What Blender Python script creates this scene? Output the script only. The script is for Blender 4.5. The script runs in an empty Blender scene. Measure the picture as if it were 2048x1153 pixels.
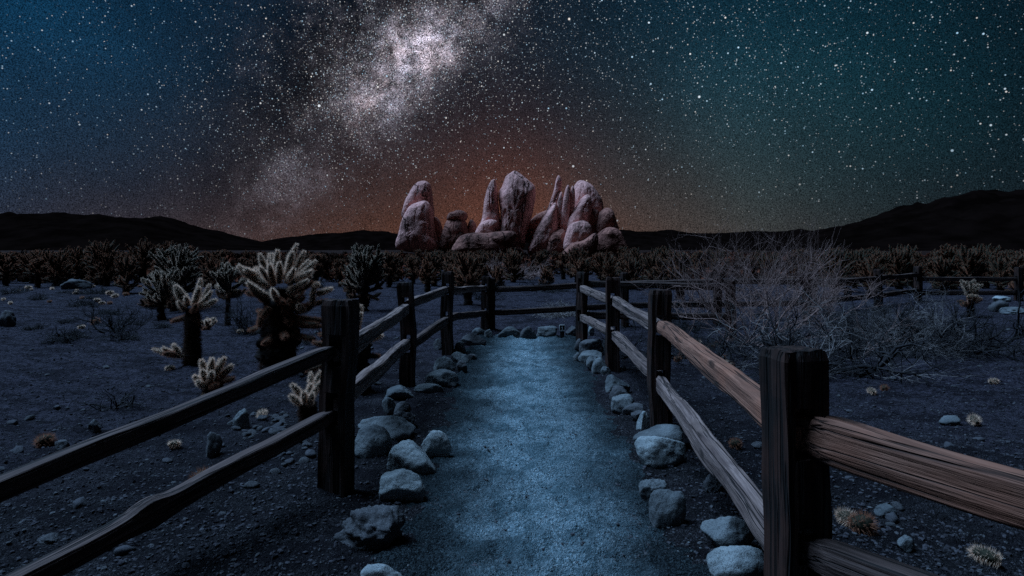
import bpy, math, random
import numpy as np
from mathutils import Vector, Matrix

SC = bpy.context.scene
COL = SC.collection
F = 1200.0          # focal length in photo pixels (2048 wide)
CX, HZ = 1024.0, 500.0
EYE = 1.45          # camera height in metres

# ------------------------------------------------------------------ camera
cam = bpy.data.cameras.new('camera')
cam.sensor_width = 36.0
cam.lens = 36.0 * F / 2048.0
cam.shift_y = -(576.5 - HZ) / 2048.0
cam.clip_start = 0.05
cam.clip_end = 20000.0
camo = bpy.data.objects.new('camera', cam)
COL.objects.link(camo)
camo.location = (0, 0, EYE)
camo.rotation_euler = (math.radians(90), 0, 0)
SC.camera = camo

SC.view_settings.view_transform = 'Standard'
SC.view_settings.look = 'None'
SC.view_settings.exposure = 0.0
SC.view_settings.gamma = 1.0
SC.cycles.max_bounces = 4
SC.cycles.use_denoising = False

# ------------------------------------------------------------------ moon (the one sun lamp)
MOON_DIR = Vector((-0.46, 0.10, 0.88)).normalized()     # towards the moon
ml = bpy.data.lights.new('moon', 'SUN')
ml.energy = 4.9
ml.angle = math.radians(38)
ml.color = (0.36, 0.63, 1.0)
mo = bpy.data.objects.new('moon', ml)
COL.objects.link(mo)
mo.rotation_euler = MOON_DIR.to_track_quat('Z', 'Y').to_euler()


# ------------------------------------------------------------------ node helpers
class NT:
    def __init__(s, tree):
        s.t = tree
        s.n = tree.nodes
        s.n.clear()

    def node(s, typ, **kw):
        n = s.n.new(typ)
        for k, v in kw.items():
            setattr(n, k, v)
        return n

    def put(s, sock, v):
        if hasattr(v, 'is_output') or isinstance(v, bpy.types.NodeSocket):
            s.t.links.new(v, sock)
        else:
            sock.default_value = v

    def math(s, op, a, b=None, c=None, clamp=False):
        n = s.node('ShaderNodeMath', operation=op, use_clamp=clamp)
        s.put(n.inputs[0], a)
        if b is not None:
            s.put(n.inputs[1], b)
        if c is not None:
            s.put(n.inputs[2], c)
        return n.outputs[0]

    def vmath(s, op, a, b=None, scale=None):
        n = s.node('ShaderNodeVectorMath', operation=op)
        s.put(n.inputs[0], a)
        if b is not None:
            s.put(n.inputs[1], b)
        if scale is not None:
            s.put(n.inputs['Scale'], scale)
        return n.outputs['Value'] if op in ('DOT_PRODUCT', 'LENGTH') else n.outputs[0]

    def noise(s, vec, scale, detail=4, rough=0.5, dist=0.0):
        n = s.node('ShaderNodeTexNoise')
        s.put(n.inputs['Vector'], vec)
        n.inputs['Scale'].default_value = scale
        n.inputs['Detail'].default_value = detail
        n.inputs['Roughness'].default_value = rough
        n.inputs['Distortion'].default_value = dist
        return n.outputs[0]

    def voro(s, vec, scale, feature='F1', rnd=1.0):
        n = s.node('ShaderNodeTexVoronoi', feature=feature)
        s.put(n.inputs['Vector'], vec)
        n.inputs['Scale'].default_value = scale
        if 'Randomness' in n.inputs:
            n.inputs['Randomness'].default_value = rnd
        return n

    def ramp(s, v, lo, hi, a=0.0, b=1.0):
        n = s.node('ShaderNodeMapRange')
        n.interpolation_type = 'SMOOTHSTEP'
        s.put(n.inputs[0], v)
        n.inputs[1].default_value = lo
        n.inputs[2].default_value = hi
        n.inputs[3].default_value = a
        n.inputs[4].default_value = b
        return n.outputs[0]

    def mix(s, f, a, b):
        n = s.node('ShaderNodeMix', data_type='RGBA')
        s.put(n.inputs[0], f)
        s.put(n.inputs[6], a if not isinstance(a, tuple) else (*a[:3], 1))
        s.put(n.inputs[7], b if not isinstance(b, tuple) else (*b[:3], 1))
        return n.outputs[2]

    def scale(s, col, f):
        if isinstance(col, tuple):
            n = s.node('ShaderNodeRGB')
            n.outputs[0].default_value = (*col[:3], 1)
            col = n.outputs[0]
        return s.vmath('SCALE', col, scale=f)

    def add(s, a, b):
        return s.vmath('ADD', a, b)

    def mapping(s, vec, scale=(1, 1, 1), rot=(0, 0, 0)):
        n = s.node('ShaderNodeMapping')
        s.put(n.inputs[0], vec)
        n.inputs['Scale'].default_value = scale
        n.inputs['Rotation'].default_value = rot
        return n.outputs[0]


def dirpx(u, v):
    return Vector(((u - CX) / F, 1.0, (HZ - v) / F)).normalized()


# ------------------------------------------------------------------ night sky (a function of direction only)
def build_world():
    w = bpy.data.worlds.new('World')
    SC.world = w
    w.use_nodes = True
    t = NT(w.node_tree)
    out = t.node('ShaderNodeOutputWorld')
    bg = t.node('ShaderNodeBackground')
    tc = t.node('ShaderNodeTexCoord')
    d = t.vmath('NORMALIZE', tc.outputs['Generated'])
    sep = t.node('ShaderNodeSeparateXYZ')
    t.put(sep.inputs[0], d)
    z = sep.outputs[2]

    def blob(u, v, k):
        dt = t.vmath('DOT_PRODUCT', d, tuple(dirpx(u, v)))
        return t.math('EXPONENT', t.math('MULTIPLY', t.math('SUBTRACT', dt, 1.0), k))

    # airglow patches
    patchn = t.ramp(t.noise(d, 2.2, 3), 0.3, 0.75, 0.65, 1.3)
    col = t.scale((0.0020, 0.0034, 0.0062), 1.0)
    for (u, v, k, c) in [(-60, -20, 17, (0.000, 0.025, 0.068)), (180, 180, 30, (0.001, 0.008, 0.010)),
                         (1530, 330, 20, (0.001, 0.018, 0.0175)), (1420, 20, 12, (0.000, 0.009, 0.024)),
                         (1380, 470, 45, (0.013, 0.010, 0.005))]:
        col = t.add(col, t.scale(c, t.math('MULTIPLY', blob(u, v, k), patchn)))
    # warm horizon
    zc = t.math('MAXIMUM', z, 0.0)
    hor = t.math('EXPONENT', t.math('MULTIPLY', zc, -8.0))
    hor = t.math('MULTIPLY', hor, t.math('MULTIPLY_ADD', blob(640, 480, 6), 0.97, 0.03))
    col = t.add(col, t.scale((0.036, 0.018, 0.0085), hor))
    glow = t.math('MULTIPLY', t.math('EXPONENT', t.math('MULTIPLY', zc, -9.5)), blob(1000, 490, 10))
    col = t.add(col, t.scale((0.056, 0.0165, 0.0062), glow))
    col = t.add(col, t.scale((0.042, 0.011, 0.0040), blob(1030, 440, 150)))
    col = t.add(col, t.scale((0.010, 0.0040, 0.0030), blob(960, 475, 30)))

    # milky way: a great-circle band
    A, B = dirpx(1030, -60), dirpx(500, 420)
    nrm = A.cross(B).normalized()
    warp = t.vmath('SCALE', t.vmath('SUBTRACT', _ncol(t, d, 5.0), (0.5, 0.5, 0.5)), scale=0.13)
    dw = t.add(d, warp)
    s = t.vmath('DOT_PRODUCT', dw, tuple(nrm))
    s2 = t.math('MULTIPLY', s, s)
    band = t.math('EXPONENT', t.math('MULTIPLY', s2, -430.0))
    wide = t.math('EXPONENT', t.math('MULTIPLY', s2, -48.0))
    cl1 = t.ramp(t.noise(d, 11.0, 8, 0.66), 0.36, 0.64)
    cl2 = t.ramp(t.noise(d, 36.0, 7, 0.72), 0.34, 0.68)
    lane = t.ramp(t.noise(dw, 16.0, 6, 0.6), 0.42, 0.58)
    dens = t.math('MULTIPLY', t.math('MULTIPLY', band, blob(805, 130, 24)), t.math('MULTIPLY_ADD', lane, 0.34, 0.05))
    low = t.math('MULTIPLY', t.math('MULTIPLY', wide, blob(600, 320, 11)), t.math('MULTIPLY_ADD', cl1, 0.016, 0.018))
    side = t.math('MULTIPLY', t.math('ADD', t.math('MULTIPLY', blob(705, 45, 300), 0.22), t.math('MULTIPLY', blob(575, 150, 330), 0.08)), t.math('MULTIPLY', cl1, cl2))
    core = t.math('MULTIPLY', t.math('ADD', blob(858, 82, 1500), blob(808, 106, 1500)), t.math('MULTIPLY_ADD', cl2, 0.9, 0.35))
    core = t.math('ADD', core, t.math('MULTIPLY', blob(742, 183, 1100), t.math('MULTIPLY_ADD', cl2, 0.45, 0.08)))
    grain = t.ramp(t.noise(d, 620.0, 1, 0.8), 0.32, 0.70, 0.05, 2.3)
    grain2 = t.ramp(t.noise(d, 700.0, 1, 0.9), 0.3, 0.7, 0.30, 1.7)
    mw = t.math('ADD', t.math('ADD', dens, t.math('ADD', low, side)), t.math('MULTIPLY', core, 2.3))
    mwl = t.math('MULTIPLY', mw, t.math('MULTIPLY', grain, t.math('MULTIPLY_ADD', cl2, 0.7, 0.55)))
    # rift darkens the airglow behind it
    RS = -float(dirpx(650, 150).dot(nrm))
    rift = t.math('MULTIPLY', t.math('EXPONENT', t.math('MULTIPLY', t.math('MULTIPLY', t.math('ADD', s, RS), t.math('ADD', s, RS)), -45.0)), blob(690, 120, 9))
    keep = t.math('SUBTRACT', 1.0, t.math('MULTIPLY', rift, 0.8))
    mwl = t.math('MULTIPLY', mwl, t.math('SUBTRACT', 1.0, t.math('MULTIPLY', rift, 0.6)))
    col = t.scale(col, t.math('MULTIPLY', keep, grain2))
    mcol = t.mix(cl1, (0.34, 0.275, 0.31), (0.36, 0.345, 0.44))
    col = t.add(col, t.scale(mcol, mwl))
    # hazy warm-grey veil low in the band
    veil = t.math('MULTIPLY', t.math('MULTIPLY', wide, blob(600, 330, 18)), t.math('MULTIPLY_ADD', cl1, 0.8, 0.2))
    col = t.add(col, t.scale((0.011, 0.0080, 0.0075), t.math('MULTIPLY', veil, grain2)))

    # stars, three populations
    mwd = t.math('MINIMUM', t.math('ADD', t.math('MULTIPLY', mw, 1.5), t.math('MULTIPLY', t.math('MULTIPLY', wide, blob(680, 240, 7)), 0.13)), 1.0)
    above = t.ramp(z, -0.02, 0.26, 0.22, 1.0)
    field = t.math('MULTIPLY_ADD', blob(1380, 60, 7), 0.55, 0.30)
    for (sc, rad, keepp, gain, mwgain) in [(70.0, 0.0021, 0.36, 1.0, 0.06), (140.0, 0.00145, 0.44, 0.95, 0.30),
                                           (260.0, 0.00112, 0.42, 0.62, 0.60), (420.0, 0.00095, 0.30, 0.50, 1.6), (640.0, 0.00085, 0.06, 0.50, 2.0)]:
        v = t.voro(d, sc)
        dist = v.outputs['Distance']
        rc = t.node('ShaderNodeSeparateColor')
        t.put(rc.inputs[0], v.outputs['Color'])
        r1, r2, r3 = rc.outputs[0], rc.outputs[1], rc.outputs[2]
        thr = t.math('MULTIPLY', t.math('MULTIPLY_ADD', mwd, mwgain, t.math('MULTIPLY', field, keepp)), t.math('MULTIPLY_ADD', above, 0.7, 0.3))
        on = t.math('LESS_THAN', r1, thr)
        rr = t.math('MULTIPLY', t.math('MULTIPLY_ADD', t.math('POWER', r2, 5.0), 0.70, 0.52), rad * sc)
        fall = t.math('SUBTRACT', 1.0, t.math('DIVIDE', dist, rr), clamp=True)
        fall = t.math('MULTIPLY', fall, 2.2, clamp=True)
        inten = t.math('MULTIPLY', t.math('MULTIPLY', fall, on), t.math('MULTIPLY_ADD', t.math('POWER', r2, 4.0), 0.90, 0.12))
        inten = t.math('MULTIPLY', t.math('MULTIPLY', inten, gain), above)
        c = t.mix(t.math('POWER', r3, 1.0), (0.45, 0.75, 1.0), (1.0, 0.92, 0.86))
        col = t.add(col, t.scale(c, inten))
    t.put(bg.inputs[0], col)
    bg.inputs[1].default_value = 1.0
    t.t.links.new(bg.outputs[0], out.inputs[0])
    w.cycles.sampling_method = 'MANUAL'
    w.cycles.sample_map_resolution = 512


def _ncol(t, vec, scale):
    n = t.node('ShaderNodeTexNoise')
    t.put(n.inputs['Vector'], vec)
    n.inputs['Scale'].default_value = scale
    n.inputs['Detail'].default_value = 3
    return n.outputs['Color']


build_world()


# ------------------------------------------------------------------ materials
def mat_new(name):
    m = bpy.data.materials.new(name)
    m.use_nodes = True
    t = NT(m.node_tree)
    out = t.node('ShaderNodeOutputMaterial')
    return m, t, out


def principled(t, out, col, rough=0.85, bump=None, bstr=0.5, bdist=0.01, spec=0.3):
    p = t.node('ShaderNodeBsdfPrincipled')
    t.put(p.inputs['Base Color'], col if not isinstance(col, tuple) else (*col[:3], 1))
    t.put(p.inputs['Roughness'], rough)
    p.inputs['Specular IOR Level'].default_value = spec
    if bump is not None:
        b = t.node('ShaderNodeBump')
        b.inputs['Strength'].default_value = bstr
        b.inputs['Distance'].default_value = bdist
        t.put(b.inputs['Height'], bump)
        t.t.links.new(b.outputs[0], p.inputs['Normal'])
    t.t.links.new(p.outputs[0], out.inputs[0])
    return p


def ocoord(t):
    return t.node('ShaderNodeTexCoord').outputs['Object']


def gravel_mat(name, dark, mid, light, bstr=1.0, extra=None, bdist=0.09):
    m, t, out = mat_new(name)
    p = ocoord(t)
    big = t.noise(p, 0.7, 5, 0.6)
    med = t.noise(p, 7.0, 6, 0.65)
    fine = t.noise(p, 60.0, 4, 0.75)
    vf = t.voro(p, 150.0)
    mot = t.noise(p, 3.2, 6, 0.7)
    vc = t.node('ShaderNodeSeparateColor')
    t.put(vc.inputs[0], vf.outputs['Color'])
    c = t.mix(t.ramp(fine, 0.33, 0.66), dark, mid)
    c = t.mix(t.math('MULTIPLY', t.ramp(vc.outputs[0], 0.72, 1.0), 0.75), c, light)
    c = t.mix(t.math('MULTIPLY', t.ramp(big, 0.35, 0.7), 0.45), c, dark)
    c = t.mix(t.math('MULTIPLY', t.ramp(mot, 0.45, 0.60), 0.7), c, dark)  # soil mottling, deepened to paint in the shade of small ridges
    if extra:
        c = extra(t, p, c, med)
    h = t.math('ADD', t.math('MULTIPLY', med, 1.9), t.math('MULTIPLY', fine, 0.7))
    h = t.math('ADD', h, t.math('MULTIPLY', vf.outputs['Distance'], -0.2))
    principled(t, out, c, 0.95, h, bstr, bdist, 0.06)
    return m


def pale_flat(t, p, c, med):
    # the ground colour turns paler away from the near part of the trail
    sp = t.node('ShaderNodeSeparateXYZ')
    t.put(sp.inputs[0], p)
    d = t.math('ADD', t.math('ABSOLUTE', t.math('SUBTRACT', sp.outputs[0], 0.1)), t.math('MULTIPLY', sp.outputs[1], 0.75))
    d = t.math('ADD', d, t.math('MULTIPLY', t.math('SUBTRACT', t.noise(p, 0.9, 5, 0.65), 0.5), 5.0))
    f = t.ramp(d, 4.0, 9.5, 0.0, 0.75)
    fine = t.ramp(t.noise(p, 22.0, 6, 0.75), 0.36, 0.60)
    crust = t.ramp(t.noise(t.mapping(p, (1.0, 2.2, 1.0)), 1.6, 6, 0.7), 0.46, 0.60)
    c = t.mix(f, c, t.mix(fine, (0.014, 0.012, 0.018), (0.112, 0.098, 0.132)))
    c = t.mix(t.math('MULTIPLY', crust, 0.75), c, (0.016, 0.013, 0.017))
    # the plain before the hills is covered with dark litter and scrub
    return t.mix(t.ramp(sp.outputs[1], 24.0, 70.0, 0.0, 0.97), c, (0.016, 0.007, 0.005))


def sand_light_pool(t, p, c, med):
    # light pool painted into the sand colour: bright middle, shaded margins and near end
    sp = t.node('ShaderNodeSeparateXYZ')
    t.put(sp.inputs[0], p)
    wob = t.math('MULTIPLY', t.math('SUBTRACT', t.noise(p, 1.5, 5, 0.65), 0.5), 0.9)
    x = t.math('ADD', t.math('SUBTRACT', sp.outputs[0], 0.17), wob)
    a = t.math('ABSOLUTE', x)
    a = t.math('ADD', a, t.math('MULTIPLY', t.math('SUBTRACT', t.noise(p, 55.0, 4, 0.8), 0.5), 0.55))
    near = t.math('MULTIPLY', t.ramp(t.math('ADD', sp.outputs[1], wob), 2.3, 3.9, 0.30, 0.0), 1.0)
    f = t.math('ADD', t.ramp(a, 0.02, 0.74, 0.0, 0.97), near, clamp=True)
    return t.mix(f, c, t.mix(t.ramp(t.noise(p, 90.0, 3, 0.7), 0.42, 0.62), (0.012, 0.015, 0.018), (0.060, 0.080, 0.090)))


def rock_mat(name, base, dark, speck, scale=1.0, bdist=0.02, varnish=0.45, bstr=0.8):
    m, t, out = mat_new(name)
    p = ocoord(t)
    info = t.node('ShaderNodeObjectInfo')
    p = t.add(p, t.vmath('SCALE', (7.1, 3.3, 5.7), scale=t.math('MULTIPLY', info.outputs['Random'], 20.0)))
    big = t.noise(p, 2.2 * scale, 6, 0.62)
    fine = t.noise(p, (26.0 if scale > 0.5 else 9.0) * scale, 6, 0.72)
    spk = t.noise(p, 110.0 * scale, 2, 0.6)
    c = t.mix(t.ramp(big, 0.36, 0.68), base, dark)
    c = t.mix(t.math('MULTIPLY', t.ramp(spk, 0.5, 0.62), 0.6), c, speck)
    c = t.mix(t.math('MULTIPLY', t.ramp(fine, 0.56, 0.70), varnish), c, tuple(x * 0.25 for x in dark))
    h = t.math('ADD', t.math('MULTIPLY', fine, 0.8), t.math('MULTIPLY', spk, 0.35))
    h = t.math('ADD', h, big)
    principled(t, out, c, 0.9, h, bstr, bdist, 0.25)
    return m


def outcrop_mat(name, base, dark, stain):
    m, t, out = mat_new(name)
    p = ocoord(t)
    info = t.node('ShaderNodeObjectInfo')
    p = t.add(p, t.vmath('SCALE', (7.1, 3.3, 5.7), scale=t.math('MULTIPLY', info.outputs['Random'], 20.0)))
    big = t.noise(p, 0.16, 5, 0.6)
    fine = t.noise(p, 1.1, 6, 0.72)
    streak = t.noise(t.mapping(p, (1.0, 1.0, 0.12)), 0.9, 5, 0.65)
    warp = t.add(p, t.vmath('SCALE', _ncol(t, p, 0.25), scale=3.0))
    crk = t.voro(t.mapping(warp, (1.0, 1.0, 0.30)), 0.13, 'DISTANCE_TO_EDGE').outputs['Distance']
    crack = t.math('MULTIPLY', t.ramp(crk, 0.0, 0.016, 1.0, 0.0), t.ramp(big, 0.42, 0.55))
    c = t.mix(t.ramp(fine, 0.36, 0.62), dark, base)
    patch = t.math('MULTIPLY', t.ramp(big, 0.47, 0.60), t.ramp(fine, 0.40, 0.56))
    c = t.mix(t.math('MULTIPLY', patch, 0.85), c, stain)
    c = t.mix(t.math('MULTIPLY', t.ramp(streak, 0.54, 0.68), 0.65), c, stain)
    c = t.mix(t.math('MULTIPLY', crack, 0.85), c, (0.02, 0.012, 0.01))
    h = t.math('SUBTRACT', t.math('ADD', fine, t.math('MULTIPLY', streak, 0.8)), crack)
    principled(t, out, c, 0.95, h, 0.9, 0.5, 0.1)
    return m


def wood_mat(name, axis, light, dark, crack, red=None):
    m, t, out = mat_new(name)
    p = ocoord(t)
    info = t.node('ShaderNodeObjectInfo')
    p = t.add(p, t.vmath('SCALE', (3.1, 4.3, 5.7), scale=t.math('MULTIPLY', info.outputs['Random'], 9.0)))
    sc = [26.0, 26.0, 26.0]
    sc[axis] = 0.6
    q = t.mapping(p, tuple(sc))
    sc2 = [120.0, 120.0, 120.0]
    sc2[axis] = 4.5
    q2 = t.mapping(p, tuple(sc2))
    g = t.noise(q, 1.0, 5, 0.6, 0.25)
    g2 = t.noise(q2, 1.0, 3, 0.6)
    blotch = t.noise(p, 5.0, 3, 0.6)
    c = t.mix(t.ramp(g, 0.35, 0.66), dark, light)
    c = t.mix(t.math('MULTIPLY', t.ramp(g2, 0.4, 0.62), 0.65), c, dark)
    kn = t.voro(t.mapping(p, tuple(3.2 if k_ == axis else 9.0 for k_ in range(3))), 1.0).outputs['Distance']
    c = t.mix(t.ramp(kn, 0.10, 0.26, 0.8, 0.0), c, crack)
    if red:
        c = t.mix(t.math('MULTIPLY', t.ramp(blotch, 0.4, 0.65), 0.6), c, red)
    ck = t.ramp(t.math('ABSOLUTE', t.math('SUBTRACT', t.noise(q, 0.55, 3, 0.5, 0.15), 0.5)), 0.0, 0.028, 1.0, 0.0)
    c = t.mix(t.math('MULTIPLY', ck, 0.85), c, crack)
    h = t.math('SUBTRACT', t.math('ADD', g, t.math('MULTIPLY', g2, 0.5)), t.math('MULTIPLY', ck, 0.9))
    principled(t, out, c, 0.8, h, 0.9, 0.012, 0.25)
    return m


def plain_mat(name, col, rough=0.9, nscale=30.0, var=0.4, spec=0.15):
    m, t, out = mat_new(name)
    p = ocoord(t)
    n = t.noise(p, nscale, 4, 0.6)
    c = t.mix(t.ramp(n, 0.3, 0.7), tuple(x * (1 - var) for x in col), tuple(x * (1 + var) for x in col))
    principled(t, out, c, rough, n, 0.4, 0.01, spec)
    return m


def spine_mat(name, col):
    m, t, out = mat_new(name)
    a = t.node('ShaderNodeBsdfDiffuse')
    b = t.node('ShaderNodeBsdfTranslucent')
    a.inputs[0].default_value = (*col, 1)
    b.inputs[0].default_value = (*col, 1)
    x = t.node('ShaderNodeMixShader')
    x.inputs[0].default_value = 0.5
    t.t.links.new(a.outputs[0], x.inputs[1])
    t.t.links.new(b.outputs[0], x.inputs[2])
    t.t.links.new(x.outputs[0], out.inputs[0])
    return m


M = {}
M['ground'] = gravel_mat('desert_gravel', (0.009, 0.0085, 0.010), (0.052, 0.048, 0.055), (0.15, 0.14, 0.15), 1.0, pale_flat)
M['clod'] = plain_mat('soil_clod', (0.044, 0.041, 0.047), 1.0, 25.0, 0.7, 0.0)
M['path'] = gravel_mat('trail_sand', (0.09, 0.16, 0.19), (0.55, 0.73, 0.82), (0.78, 0.86, 0.90), 1.0, sand_light_pool)
M['pebble'] = rock_mat('pebble_stone', (0.065, 0.062, 0.072), (0.03, 0.029, 0.034), (0.11, 0.108, 0.118), 6.0, 0.004)
M['granite'] = rock_mat('border_granite', (0.17, 0.18, 0.185), (0.070, 0.076, 0.082), (0.04, 0.04, 0.045), 1.6, 0.014, 0.5)
M['pale_granite'] = rock_mat('pale_granite', (0.36, 0.385, 0.39), (0.16, 0.175, 0.18), (0.07, 0.07, 0.075), 1.6, 0.014, 0.5)
M['dark_stone'] = rock_mat('dark_stone', (0.075, 0.073, 0.078), (0.030, 0.029, 0.033), (0.16, 0.16, 0.17), 1.8, 0.012, 0.4)
M['outcrop'] = outcrop_mat('outcrop_granite', (0.92, 0.455, 0.40), (0.68, 0.33, 0.285), (0.20, 0.105, 0.085))
M['outcrop_dark'] = outcrop_mat('varnished_granite', (0.44, 0.19, 0.145), (0.24, 0.10, 0.08), (0.07, 0.034, 0.028))
M['hill'] = plain_mat('dark_hill_scrub', (0.0036, 0.0020, 0.0017), 1.0, 0.02, 0.5, 0.0)
M['post'] = wood_mat('dark_post_wood', 2, (0.046, 0.022, 0.017), (0.011, 0.0065, 0.0055), (0.003, 0.0025, 0.0025), (0.060, 0.022, 0.015))
M['rail'] = wood_mat('weathered_rail_wood', 0, (0.33, 0.225, 0.20), (0.095, 0.060, 0.054), (0.012, 0.010, 0.010), (0.19, 0.125, 0.105))
M['rail_red'] = wood_mat('reddish_rail_wood', 0, (0.40, 0.185, 0.125), (0.16, 0.068, 0.045), (0.012, 0.008, 0.007), (0.30, 0.115, 0.07))
M['rail_dark'] = wood_mat('dark_rail_wood', 0, (0.15, 0.095, 0.083), (0.036, 0.022, 0.019), (0.008, 0.007, 0.007), (0.10, 0.062, 0.055))
M['stem'] = plain_mat('cholla_stem', (0.032, 0.030, 0.020), 0.9, 60.0, 0.4)
M['trunk'] = plain_mat('cholla_trunk', (0.014, 0.010, 0.009), 0.95, 40.0, 0.5)
M['spine'] = spine_mat('pale_spines', (0.98, 0.69, 0.52))
M['spine_rust'] = spine_mat('rusty_spines', (0.42, 0.185, 0.115))
M['spine_far'] = spine_mat('tawny_spines', (0.60, 0.235, 0.135))
M['spine_dark'] = spine_mat('dead_spines', (0.07, 0.038, 0.028))
M['twig'] = plain_mat('bare_twig', (0.27, 0.165, 0.145), 0.9, 20.0, 0.4)
M['twig_blue'] = plain_mat('grey_twig', (0.21, 0.18, 0.175), 0.9, 20.0, 0.4)
M['twig_dark'] = plain_mat('dark_twig', (0.022, 0.020, 0.022), 0.9, 20.0, 0.4)
M['scrub'] = plain_mat('scrub_leaf', (0.020, 0.011, 0.008), 1.0, 5.0, 0.5, 0.0)
M['scrub_pale'] = plain_mat('scrub_tip', (0.13, 0.042, 0.025), 1.0, 5.0, 0.5, 0.0)
M['plate'] = plain_mat('marker_plate', (0.012, 0.014, 0.02), 0.6, 20.0, 0.1)
M['marker_post'] = plain_mat('marker_post', (0.03, 0.028, 0.03), 0.8, 20.0, 0.3)
M['white'] = plain_mat('marker_paint', (0.75, 0.75, 0.75), 0.6, 20.0, 0.05)


# ------------------------------------------------------------------ numpy noise
def _hash(ix, iy, iz, seed):
    h = (ix.astype(np.int64) * 374761393 + iy.astype(np.int64) * 668265263 + iz.astype(np.int64) * 2147483647 + seed * 1274126177) & 0xFFFFFFFF
    h = ((h ^ (h >> 13)) * 1274126177) & 0xFFFFFFFF
    h = ((h ^ (h >> 16)) * 2246822519) & 0xFFFFFFFF
    h = h ^ (h >> 15)
    return (h & 0xFFFFFF) / float(0xFFFFFF)


def vnoise(P, seed=0):
    P = np.asarray(P, float)
    i = np.floor(P).astype(np.int64)
    f = P - i
    f = f * f * f * (f * (f * 6 - 15) + 10)
    r = 0
    for dx in (0, 1):
        wx = f[:, 0] if dx else 1 - f[:, 0]
        for dy in (0, 1):
            wy = f[:, 1] if dy else 1 - f[:, 1]
            for dz in (0, 1):
                wz = f[:, 2] if dz else 1 - f[:, 2]
                r = r + wx * wy * wz * _hash(i[:, 0] + dx, i[:, 1] + dy, i[:, 2] + dz, seed)
    return r * 2 - 1


def fbm(P, octs=4, seed=0, gain=0.5):
    P = np.asarray(P, float)
    a, r = 1.0, 0
    for o in range(octs):
        r = r + a * vnoise(P * (2.03 ** o) + o * 17.3, seed + o)
        a *= gain
    return r


# ------------------------------------------------------------------ mesh building
class MB:
    def __init__(s):
        s.V, s.Fs, s.n = [], [], 0

    def add(s, V, Fc, mat=0, smooth=True):
        V = np.asarray(V, float)
        Fc = np.asarray(Fc, np.int64)
        if len(Fc):
            s.Fs.append((Fc + s.n, mat, smooth))
        s.V.append(V)
        s.n += len(V)

    def build(s, name, mats, parent=None, loc=None):
        me = bpy.data.meshes.new(name)
        V = np.concatenate(s.V)
        me.vertices.add(len(V))
        me.vertices.foreach_set('co', V.astype(np.float32).ravel())
        nl = sum(f.size for f, _, _ in s.Fs)
        npoly = sum(len(f) for f, _, _ in s.Fs)
        me.loops.add(nl)
        me.polygons.add(npoly)
        me.loops.foreach_set('vertex_index', np.concatenate([f.ravel() for f, _, _ in s.Fs]).astype(np.int32))
        tot = np.concatenate([np.full(len(f), f.shape[1], np.int32) for f, _, _ in s.Fs])
        start = np.concatenate([[0], np.cumsum(tot)[:-1]]).astype(np.int32)
        me.polygons.foreach_set('loop_start', start)
        me.polygons.foreach_set('material_index', np.concatenate([np.full(len(f), mi, np.int32) for f, mi, _ in s.Fs]))
        me.polygons.foreach_set('use_smooth', np.concatenate([np.full(len(f), sm, bool) for f, _, sm in s.Fs]))
        me.update(calc_edges=True)
        for m in (mats if isinstance(mats, (list, tuple)) else [mats]):
            me.materials.append(M[m])
        o = bpy.data.objects.new(name, me)
        COL.objects.link(o)
        if parent is not None:
            o.parent = parent
        if loc is not None:
            o.location = loc
        return o


def tag(o, label, cat, group=None):
    o['label'] = label
    o['category'] = cat
    if group:
        o['group'] = group
    return o


def empty(name, loc):
    o = bpy.data.objects.new(name, None)
    o.empty_display_size = 0.1
    COL.objects.link(o)
    o.location = loc
    return o


_ICO = {}


def ico(sub):
    if sub in _ICO:
        return _ICO[sub]
    import bmesh
    bm = bmesh.new()
    bmesh.ops.create_icosphere(bm, subdivisions=sub, radius=1.0)
    V = np.array([v.co[:] for v in bm.verts])
    Fc = np.array([[v.index for v in f.verts] for f in bm.faces])
    bm.free()
    V /= np.linalg.norm(V, axis=1)[:, None]
    _ICO[sub] = (V, Fc)
    return _ICO[sub]


def rock_shape(seed, sub=4, nplanes=9, sharp=9.0, rough=0.06, layers=0.0):
    rng = np.random.default_rng(seed)
    D, Fc = ico(sub)
    N = rng.normal(size=(nplanes, 3))
    N /= np.linalg.norm(N, axis=1)[:, None]
    dist = rng.uniform(0.55, 0.95, nplanes)
    k = np.maximum(D @ N.T, 0) / dist
    r = (0.9 + (k ** sharp).sum(1)) ** (-1.0 / sharp)
    r = r * (1 + rough * fbm(D * 2.2 + seed, 5, seed, 0.55))
    r = r * (1 + rough * 0.35 * fbm(D * 9 + seed, 3, seed + 5, 0.6))
    V = D * r[:, None]
    if layers:
        tilt = V @ np.array([0.25, 0.1, 1.0])
        V[:, :2] *= (1 + layers * np.sign(np.sin(tilt * 11 + vnoise(V * 3, seed) * 1.5)) * 0.5)[:, None]
    mn, mx = V.min(0), V.max(0)
    V = (V - (mn + mx) / 2) / ((mx - mn) / 2)
    return V, Fc


def frames(P):
    P = np.asarray(P, float)
    T = np.gradient(P, axis=0)
    T /= np.maximum(np.linalg.norm(T, axis=1), 1e-9)[:, None]
    a = np.array([0, 0, 1.0]) if abs(T[0][2]) < 0.9 else np.array([1.0, 0, 0])
    N = np.zeros_like(P)
    n = a - T[0] * (a @ T[0])
    n /= np.linalg.norm(n)
    for i in range(len(P)):
        n = n - T[i] * (n @ T[i])
        n /= max(np.linalg.norm(n), 1e-9)
        N[i] = n
    B = np.cross(T, N)
    return T, N, B


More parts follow.
